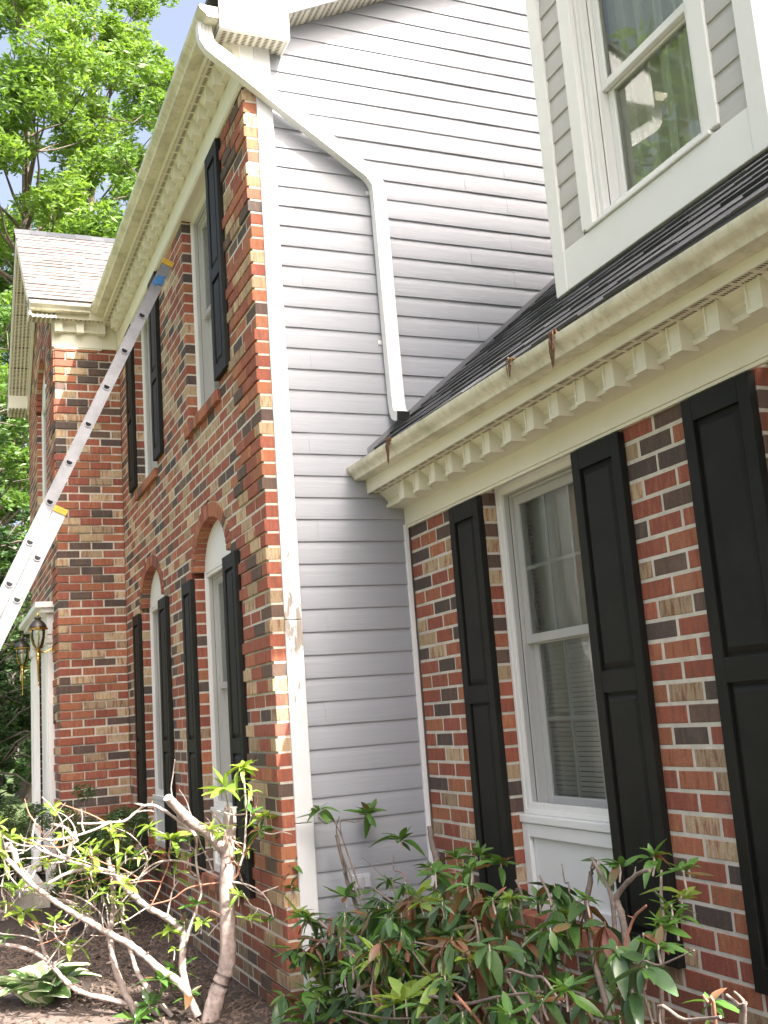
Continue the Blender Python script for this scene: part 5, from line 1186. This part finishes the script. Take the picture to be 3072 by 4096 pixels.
def shrub(name, base, label, branches, rosettes, seed, extra_bases=(), woods=('bark', 'twig', 'twig_red')):
    r = random.Random(seed); base = Vector(base)
    e = empty(name, base, label, 'shrub')
    for bi, br_ in enumerate(branches):
        pts = [list(p) for p in br_]
        if extra_bases:       # carry the stem down to the root it grows from
            p0 = pts[0]
            if p0[2] > 0.16:
                q = min(extra_bases, key=lambda b: (b[0]-p0[0])**2+(b[1]-p0[1])**2)
                pts = [[q[0], q[1], GZ-0.03, p0[3]*1.5], [q[0]*0.6+p0[0]*0.4, q[1]*0.6+p0[1]*0.4, GZ*0.5+p0[2]*0.45, p0[3]*1.25]]+pts
        rr_ = max(p[3] for p in pts)
        sp = smooth_path(pts, 6 if rr_ > 0.012 else 5)
        for p in sp[1:-1]:
            j = p[3]*(0.14 if p[3] < 0.02 else 0.04)
            p[0] += r.uniform(-j, j); p[1] += r.uniform(-j, j); p[2] += r.uniform(-j, j); p[3] *= r.uniform(0.88, 1.12) if p[3] < 0.02 else r.uniform(0.97, 1.04)
        mb = MB(); mb.tube([Vector(p[:3])-base for p in sp], [p[3] for p in sp], 10 if rr_ > 0.02 else 7)
        # knots and stubs
        for _ in range(0 if rr_ > 0.03 else 2 if rr_ > 0.008 else 1):
            k = r.randrange(1, max(2, len(sp)-1)); p = Vector(sp[k][:3])-base; rd = sp[k][3]
            dv = Vector((r.uniform(-1, 1), r.uniform(-1, 1), r.uniform(-.2, 1))).normalized()
            mb.tube([p, p+dv*rd*1.3, p+dv*(rd*1.5+r.uniform(.006, .02))], [rd*0.6, rd*0.42, rd*0.25], 6)
        o = mb.build('trunk' if rr_ > 0.035 else 'branch', M[woods[0]] if rr_ > 0.015 else (M[woods[1]] if (bi*7) % 5 else M[woods[2]]), e); smooth_by_angle(o, 60)
    items = []
    for x, y, z, n, l, kind in rosettes:
        c = Vector((x, y, z)); a0 = r.uniform(0, 6.28)
        n = int(n*1.35); l = l*(1.42 if kind == 'y' else 1.2)
        for i in range(n):
            az = a0+i*2.4+r.uniform(-.3, .3); inner = i/max(1, n-1)
            el = math.radians(r.uniform(25, 65)*inner+r.uniform(-40, 25)*(1-inner)) if kind in 'gy' else math.radians(r.uniform(-75, 15))
            k = kind
            if kind in 'gd' and r.random() < 0.10: k = 'r'
            if kind == 'r' and r.random() < 0.45: k = r.choice('cdd')
            if kind == 'd' and r.random() < 0.25: k = 'g'
            ll = l*r.uniform(0.55, 1.2)*(1-0.3*inner if kind in 'gy' else 1)
            p = c+Vector((r.uniform(-1, 1), r.uniform(-1, 1), r.uniform(-1, 0.6)))*0.008
            items.append((k, p, az, el, ll, r.uniform(-.5, .5)))
        st = MB(); st.tube([c-base+Vector((r.uniform(-.01, .01), r.uniform(-.01, .01), -0.05)), c-base+Vector((0, 0, -0.02)), c-base+Vector((0, 0, 0.006))], [0.003, 0.0035, 0.002], 6); st.build('shoot', M['twig_red'] if kind == 'r' else M['twig'], e)
    items.sort(key=lambda it: -it[4]/(it[1]-CAM).length)
    rest = {}
    for n_, (k, p, az, el, ll, roll) in enumerate(items):
        me = r.choice(LEAVES[k]); mtx = leaf_matrix(p-base, az, el, ll, roll)
        if n_ < 300:
            o = put('leaf', me, e); o.matrix_basis = mtx
        else:
            R_ = rest.setdefault(k, MB()); i0 = len(R_.v)
            R_.v += [tuple(mtx @ v.co) for v in me.vertices]
            for f in me.polygons: R_.f.append(tuple(i0+i for i in f.vertices)); R_.m.append(0)
    for k, R_ in rest.items():
        o = R_.build('foliage', LEAVES[k][0].materials[0], e, smooth=True); tag(o, kind='stuff')
    return e
def fill_rosettes():
    r = random.Random(91); out = []
    while len(out) < 240:
        x = r.uniform(0.22, 2.75); y = r.uniform(-0.12, 0.52); top = 0.58+0.38*min(1, x/1.6)-0.25*max(0, (0.1-y))
        z = r.uniform(0.2, top)
        if x > 2.2 and r.random() < 0.6: continue
        d = (Vector((x, y, z))-CAM).length
        out.append([x, y, z, r.randint(5, 8), r.uniform(0.07, 0.115)*min(1.1, d/4.6), r.choice('ddgrygdrdd')])
    return out
def extra_twigs(branches, n, seed):
    r = random.Random(seed); out = []
    src = [b for b in branches if len(b) > 3]
    for _ in range(n):
        b = r.choice(src); k = r.randrange(1, len(b)-1); p = Vector(b[k][:3]).lerp(Vector(b[k+1][:3]), r.random())
        if p.z < 0.35: continue
        d = Vector((r.uniform(-.7, .7), r.uniform(-1, .6), r.uniform(-.15, .9))).normalized(); l = r.uniform(0.08, 0.30); r0 = r.uniform(.0028, .0055)
        pts = [[*p, r0]]
        for i in range(3):
            d = (d+Vector((r.uniform(-.4, .4), r.uniform(-.4, .4), r.uniform(-.3, .4)))).normalized(); p = p+d*l/3
            if p.y > -0.05 and p.x < 0.05: p.y = -0.06
            pts.append([*p, r0*(1-.22*i)])
        out.append(pts)
    return out
LEFT_BRANCHES += extra_twigs(LEFT_BRANCHES, 95, 17)
for b_ in extra_twigs(LEFT_BRANCHES, 110, 19):
    p_ = b_[-1]
    if len(LEFT_ROSETTES) < 84: LEFT_BRANCHES.append(b_); LEFT_ROSETTES.append([p_[0], p_[1], p_[2], random.Random(len(LEFT_ROSETTES)).randint(4, 7), 0.065, 'y'])
for b_ in LEFT_BRANCHES:
    for p_ in b_: p_[3] *= 0.86
for b_ in RIGHT_BRANCHES:
    for p_ in b_:
        p_[3] *= 0.55 if p_[0] > 2.7 else 0.72
shrub('rhododendron', (-0.28, -0.335, GZ-0.03), 'hard-pruned rhododendron with bare sunlit branches at the brick corner', LEFT_BRANCHES, LEFT_ROSETTES, 2)
shrub('rhododendron', (1.3, 0.42, GZ-0.03), 'leafy rhododendron with drooping reddish leaves under the wing window', RIGHT_BRANCHES, RIGHT_ROSETTES+fill_rosettes(), 3, [(0.45, 0.40), (1.25, 0.38), (1.9, 0.34), (2.6, 0.30), (3.1, 0.1)], ('bark_dark', 'bark_dark', 'twig_red'))

# hosta
def hosta(loc, label, seed=4):
    r = random.Random(seed); e = empty('hosta', loc, label, 'plant')
    meshes = []
    for v in range(4):
        mb = MB(); ns, nw = 8, 6; l, w = 1.0, 0.33+0.05*v
        for i in range(ns+1):
            t = i/ns; ww = w*math.sin(math.pi*min(1, t*0.97+0.015))**0.7*(1-0.35*t)
            for j in range(nw+1):
                s = j/nw*2-1; x = 0.22+0.78*t; z = 0.30*math.sin(min(1, t*1.25)*1.7)*0.6-0.42*t*t+0.20*abs(s)*ww*2+0.015*math.sin(s*14)
                mb.v.append((x, s*ww, z))
        for i in range(ns):
            for j in range(nw):
                a = i*(nw+1)+j; mb.f.append((a, a+nw+1, a+nw+2, a+1)); mb.m.append(0)
                edge = j in (0, nw-1); c = (0.58, 0.62, 0.42, 1) if edge else ((0.16, 0.30, 0.09, 1) if (i+j) % 2 else (0.20, 0.35, 0.12, 1))
                mb.c1.append(c); mb.c2.append(c)
        i0 = len(mb.v); s = 0.02; mb.v += [(0, -s, 0), (0.24, -s, 0.02), (0.24, s, 0.02), (0, s, 0)]; mb.f.append((i0, i0+1, i0+2, i0+3)); mb.m.append(0); mb.c1.append((0.2, 0.3, 0.1, 1)); mb.c2.append((0.2, 0.3, 0.1, 1))
        meshes.append(mb.mesh('leaf', M['hosta'], smooth=True))
    for i in range(44):
        az = i*2.4+r.uniform(-.3, .3); q = i/44; el = math.radians(82-50*q+r.uniform(-8, 8)); l = r.uniform(0.19, 0.30)*(0.8+0.3*q)
        o = put('leaf', r.choice(meshes), e); o.matrix_basis = leaf_matrix(Vector((0.05*math.cos(az), 0.05*math.sin(az), 0.0)), az, el, l, r.uniform(-.4, .4))
    return e
hosta((-1.22, -1.08, GZ), 'variegated hosta clump at the sunny edge of the mulch bed')

# ------------------------------------------------------------------ small-leaved shrubs and trees
def leaf_cloud(centers, radii, n, size, seed, flat=0.35, aspect=0.6):
    """numpy leaf cards: n quads spread through the clumps, pointed like leaves"""
    g = np.random.default_rng(seed)
    c = np.asarray(centers, float); rd = np.asarray(radii, float)
    w = rd**2; w = w/w.sum(); k = g.choice(len(c), n, p=w)
    d = g.normal(size=(n, 3)); d /= np.linalg.norm(d, axis=1)[:, None]
    rad = g.uniform(0.25, 1.0, n)**0.6
    p = c[k]+d*(rd[k]*rad)[:, None]*np.array([1, 1, 0.75])
    a = g.normal(size=(n, 3)); a[:, 2] *= flat; a /= np.linalg.norm(a, axis=1)[:, None]
    b = g.normal(size=(n, 3)); b -= a*(a*b).sum(1)[:, None]; b /= np.linalg.norm(b, axis=1)[:, None]
    s = size*g.uniform(0.5, 1.5, n)[:, None]
    v = np.stack([p-a*s, p-b*s*aspect*0.5+a*s*0.1, p+a*s, p+b*s*aspect*0.5+a*s*0.1], 1).reshape(-1, 3)
    return v
def cards(name, v, mat, parent, base):
    n = len(v)//4; me = bpy.data.meshes.new(name)
    v = v-np.asarray(base)
    me.vertices.add(len(v)); me.vertices.foreach_set('co', v.astype(np.float32).ravel())
    me.loops.add(n*4); me.loops.foreach_set('vertex_index', np.arange(n*4, dtype=np.int32))
    me.polygons.add(n); me.polygons.foreach_set('loop_start', np.arange(0, n*4, 4, dtype=np.int32)); me.polygons.foreach_set('loop_total', np.full(n, 4, dtype=np.int32))
    me.materials.append(mat); me.update(); me.validate()
    return put(name, me, parent)
def small_shrub(loc, rx, ry, h, n, label, seed, size=0.015, mat='box_leaf'):
    r = random.Random(seed); base = Vector(loc); e = empty('azalea_shrub', base, label, 'shrub', 'small-leaved shrubs in front of the entry bay')
    cs, rs2 = [], []
    for i in range(26):
        a = r.uniform(0, 6.28); q = math.sqrt(r.random())
        tip = base+Vector((rx*q*math.cos(a), ry*q*math.sin(a), h*(0.45+0.5*r.random()*(1.1-q*0.5))))
        mb = MB(); mid = (tip-base)*0.5+Vector((r.uniform(-.06, .06), r.uniform(-.06, .06), -0.03))
        mb.tube([(r.uniform(-.05, .05), r.uniform(-.05, .05), -0.02), mid, tip-base], [0.012, 0.007, 0.003], 6); mb.build('stem', M['twig'] if i % 3 else M['bark'], e)
        cs.append(tuple(tip)); rs2.append(r.uniform(0.07, 0.14)); cs.append(tuple(base+mid*1.25)); rs2.append(r.uniform(0.06, 0.12))
    o = cards('foliage', leaf_cloud(cs, rs2, n, size, seed), M[mat], e, tuple(base)); tag(o, kind='stuff')
    return e
small_shrub((-3.3, -0.52, GZ), 0.55, 0.40, 1.12, 20000, 'fine-leaved dark green shrub against the brick return of the entry bay', 5)
small_shrub((-4.5, -1.12, GZ), 0.60, 0.42, 1.08, 20000, 'twiggy fine-leaved shrub in front of the white door surround', 6)
small_shrub((-6.6, -1.75, GZ), 0.85, 0.6, 1.25, 20000, 'rounded fine-leaved shrub beyond the front door at the left edge', 7, 0.016)

def tree(name, base, height, crown, n, size, label, seed, mat='tree_leaf', trunk_r=0.22, lean=(0, 0), nclump=34, group='tall trees behind the house', bark='treebark', first=0.42):
    """crown: (cx, cy, cz, rx, ry, rz) offsets from base. limbs run from the trunk to the clumps"""
    r = random.Random(seed); base = Vector(base); e = empty(name, base, label, 'tree', group)
    cx, cy, cz, rx, ry, rz_ = crown
    pts, rad = [], []
    m = 12
    wx, wy = r.uniform(.3, .7), r.uniform(.3, .7)
    for i in range(m+1):
        t = i/m; pts.append(Vector((cx*t*t+lean[0]*t+wx*0.35*math.sin(t*7+seed), cy*t*t+lean[1]*t+wy*0.35*math.cos(t*6+seed)-wy*0.35*math.cos(seed), height*0.93*t))); rad.append(trunk_r*(1-t)**0.8+0.02)
    rad[0] *= 1.35
    mb = MB(); mb.tube(pts, rad, 10)
    cs, rs2 = [], []
    for i in range(nclump):
        while True:
            q = Vector((r.uniform(-1, 1), r.uniform(-1, 1), r.uniform(-1, 1)))
            if 0.35 < q.length < 1.0: break
        c = Vector((cx+q.x*rx, cy+q.y*ry, cz+q.z*rz_)); cs.append(tuple(base+c)); rs2.append(r.uniform(0.24, 0.42)*min(rx, ry)*0.75)
        # limb
        zt_ = max(height*first, min(height*0.88, c.z-abs(q.x)*rx*0.7-r.uniform(.3, 1.5)))
        k = min(m-1, int(zt_/(height*0.93)*m)); t = zt_/(height*0.93)*m-k
        p0 = pts[k].lerp(pts[min(m, k+1)], max(0, min(1, t))); r0 = max(0.02, rad[min(m, k)]*0.42)
        mid = p0.lerp(c, 0.5)+Vector((r.uniform(-.3, .3), r.uniform(-.3, .3), -0.2+r.uniform(-.2, .3)))
        mb.tube([p0, p0.lerp(mid, 0.5)+Vector((r.uniform(-.1, .1), r.uniform(-.1, .1), 0)), mid, c], [r0, r0*0.75, r0*0.5, 0.012], 6)
        for _ in range(3):
            cc = c+Vector((r.uniform(-1, 1), r.uniform(-1, 1), r.uniform(-.6, .8)))*0.9
            mb.tube([mid.lerp(c, 0.6), c.lerp(cc, 0.5), cc], [r0*0.35, 0.015, 0.006], 5); cs.append(tuple(base+cc)); rs2.append(r.uniform(0.2, 0.34)*min(rx, ry)*0.55)
    o = mb.build('trunk', M[bark], e); smooth_by_angle(o, 70)
    cards('crown', leaf_cloud(cs, rs2, n, size, seed+1), M[mat], e, tuple(base))
    return e
GZ0 = 0.05
tree('tulip_tree', (-24.0, 0.6, GZ0), 25.0, (0.3, 0.4, 18.2, 3.2, 3.0, 6.8), 26000, 0.115, 'tall bright green tree at the left edge, its crown running out of the picture', 11, 'tree_leaf', 0.26)
tree('oak_tree', (-27.0, 3.2, GZ0), 27.5, (0.0, 0.0, 20.6, 2.8, 2.4, 6.4), 22000, 0.115, 'tall tree whose rounded top stands highest against the sky', 12, 'tree_leaf', 0.27)
tree('oak_tree', (-23.0, 4.4, GZ0), 21.5, (0.2, 0.3, 15.6, 2.3, 1.9, 5.0), 18000, 0.105, 'slim forked tree beside the main eave, lower than its neighbours', 13, 'tree_leaf_b', 0.20)
tree('oak_tree', (-30.0, 6.6, GZ0), 26.5, (0.0, 0.0, 20.0, 3.2, 2.6, 6.0), 21000, 0.13, 'tree partly hidden behind the sloping main eave', 14, 'tree_leaf', 0.26)
tree('maple_tree', (-20.0, -0.7, GZ0), 13.5, (0.0, 0.2, 9.0, 2.0, 1.9, 4.0), 15000, 0.095, 'mid-height tree above the left end of the bay roof', 15, 'tree_leaf_b', 0.15)
tree('maple_tree', (-33.0, -0.4, GZ0), 23.0, (0.0, 0.0, 14.5, 3.4, 3.2, 7.0), 24000, 0.14, 'far tree filling the gap below the left-hand crowns', 16, 'tree_leaf_b', 0.24)
tree('maple_tree', (-36.0, 4.0, GZ0), 22.0, (0.0, 0.0, 14.0, 3.8, 3.4, 7.5), 24000, 0.15, 'far tree showing between the trunks above the bay roof ridge', 17, 'tree_leaf_b', 0.24)
# understory at the far left edge, below the bay eave
tree('understory_tree', (-10.5, -1.25, GZ0), 3.4, (0.0, 0.0, 1.6, 0.8, 0.6, 1.5), 14000, 0.045, 'low dark bush just past the bay, under the far lantern', 24, 'dark_leaf', 0.05, group='understory beyond the bay', first=0.05)
tree('understory_tree', (-13.0, -0.9, GZ0), 6.0, (0.0, 0.0, 3.4, 1.1, 1.0, 2.6), 15000, 0.075, 'dark understory tree beyond the bay at the left edge', 21, 'dark_leaf', 0.07, group='understory beyond the bay', first=0.1)
tree('understory_tree', (-17.0, -1.6, GZ0), 8.5, (0.0, 0.2, 4.8, 1.5, 1.5, 3.9), 15000, 0.09, 'taller understory tree behind the dark one at the left edge', 22, 'dark_leaf', 0.09, group='understory beyond the bay', first=0.1)
tree('understory_tree', (-22.0, 0.4, GZ0), 7.5, (0.0, 0.0, 4.2, 1.9, 1.8, 3.5), 12000, 0.11, 'low leafy tree farther off between the trunks at the left', 23, 'dark_leaf', 0.09, group='understory beyond the bay', first=0.1)
# trees outside the picture: the one that shades the wing, and those the windows mirror
def shade_tree():
    r = random.Random(77); base = Vector((14.6, 7.6, GZ0))
    e = empty('shade_tree', base, 'tall tree standing off to the right, shading the wing roof and the lower siding', 'tree', 'trees standing outside the picture')
    cs, rs2 = [], []
    # crown lobes; each pair is where a lobe's shadow centre falls on the gable siding (metres along, metres up)
    spots = []
    for _ in range(400):
        u, v = r.uniform(-1, 1), r.uniform(-1, 1)
        if u*u+v*v > 0.92: continue
        q = (1.95+1.85*u, 3.55+1.75*v)
        if all((q[0]-a)**2+(q[1]-b)**2 > 0.20 for a, b, _ in spots): spots.append((q[0], q[1], r.uniform(0.36, 0.5)))
    spots += [(-0.05, -0.25, 0.46), (0.2, 0.45, 0.42), (-0.4, -0.8, 0.42), (1.1, 1.7, 0.45), (0.05, 2.75, 0.33), (-0.02, 3.3, 0.38), (0.08, 3.85, 0.38), (-0.1, 2.95, 0.36), (0.12, 3.05, 0.4), (-0.08, 3.7, 0.36), (0.2, 2.5, 0.36), (0.2, 3.5, 0.4), (-0.02, 2.6, 0.3), (0.35, 3.0, 0.4), (0.42, 3.6, 0.42), (0.45, 4.15, 0.4), (0.75, 4.6, 0.4), (0.6, 2.5, 0.4), (0.25, -0.4, 0.4), (-0.75, -1.35, 0.36), (1.0, 0.7, 0.5), (0.7, 0.2, 0.5), (1.9, 5.6, 0.45), (2.4, 6.0, 0.5), (1.6, 5.25, 0.42), (2.2, 5.2, 0.5), (2.8, 5.6, 0.5), (1.2, 4.9, 0.4), (2.6, 6.6, 0.5), (2.1, 6.4, 0.4), (2.0, 7.0, 0.36), (3.0, 6.4, 0.5)]
    pts = [Vector((0, 0, 0)), Vector((0.1, 0.2, 6)), Vector((-0.1, 0.1, 12)), Vector((0.2, 0.4, 18)), Vector((0.3, 0.6, 24)), Vector((0.4, 0.7, 27))]
    mb = MB(); mb.tube(pts, [0.42, 0.33, 0.27, 0.2, 0.1, 0.02], 10)
    for u, v, rad in spots:
        c = Vector((SX, u, v))+SUN*r.uniform(24.0, 27.5); cs.append(tuple(c)); rs2.append(rad*1.12)
        zt_ = max(11, c.z-base.z-r.uniform(1.5, 4)); k = min(4, int(zt_/6)); p0 = pts[k].lerp(pts[k+1], (zt_-k*6)/6 if k < 4 else 0.3)
        cc = c-base; mid = p0.lerp(cc, 0.5)+Vector((0, 0, -0.3)); mb.tube([p0, mid, cc], [0.07, 0.045, 0.012], 6)
    o = mb.build('trunk', M['treebark'], e); smooth_by_angle(o, 70)
    cards('crown', leaf_cloud(cs, rs2, 70000, 0.095, 78), M['tree_leaf'], e, tuple(base))
shade_tree()
for i, (x, y, h_) in enumerate(((-13, -14, 20), (-21, -19, 24), (-3, -24, 20), (-10, -27, 25))):
    tree('yard_tree', (x, y, GZ0), h_, (0.0, 0.0, h_*0.64, 3.4, 3.4, h_*0.31), 8000, 0.26, ('front-yard tree mirrored in the dormer glass', 'farther front-yard tree behind the mirrored one', 'front-yard tree across from the wing windows', 'tallest front-yard tree, far out on the lawn')[i], 51+i, 'tree_leaf_b', 0.24, group='trees standing outside the picture', first=0.25)
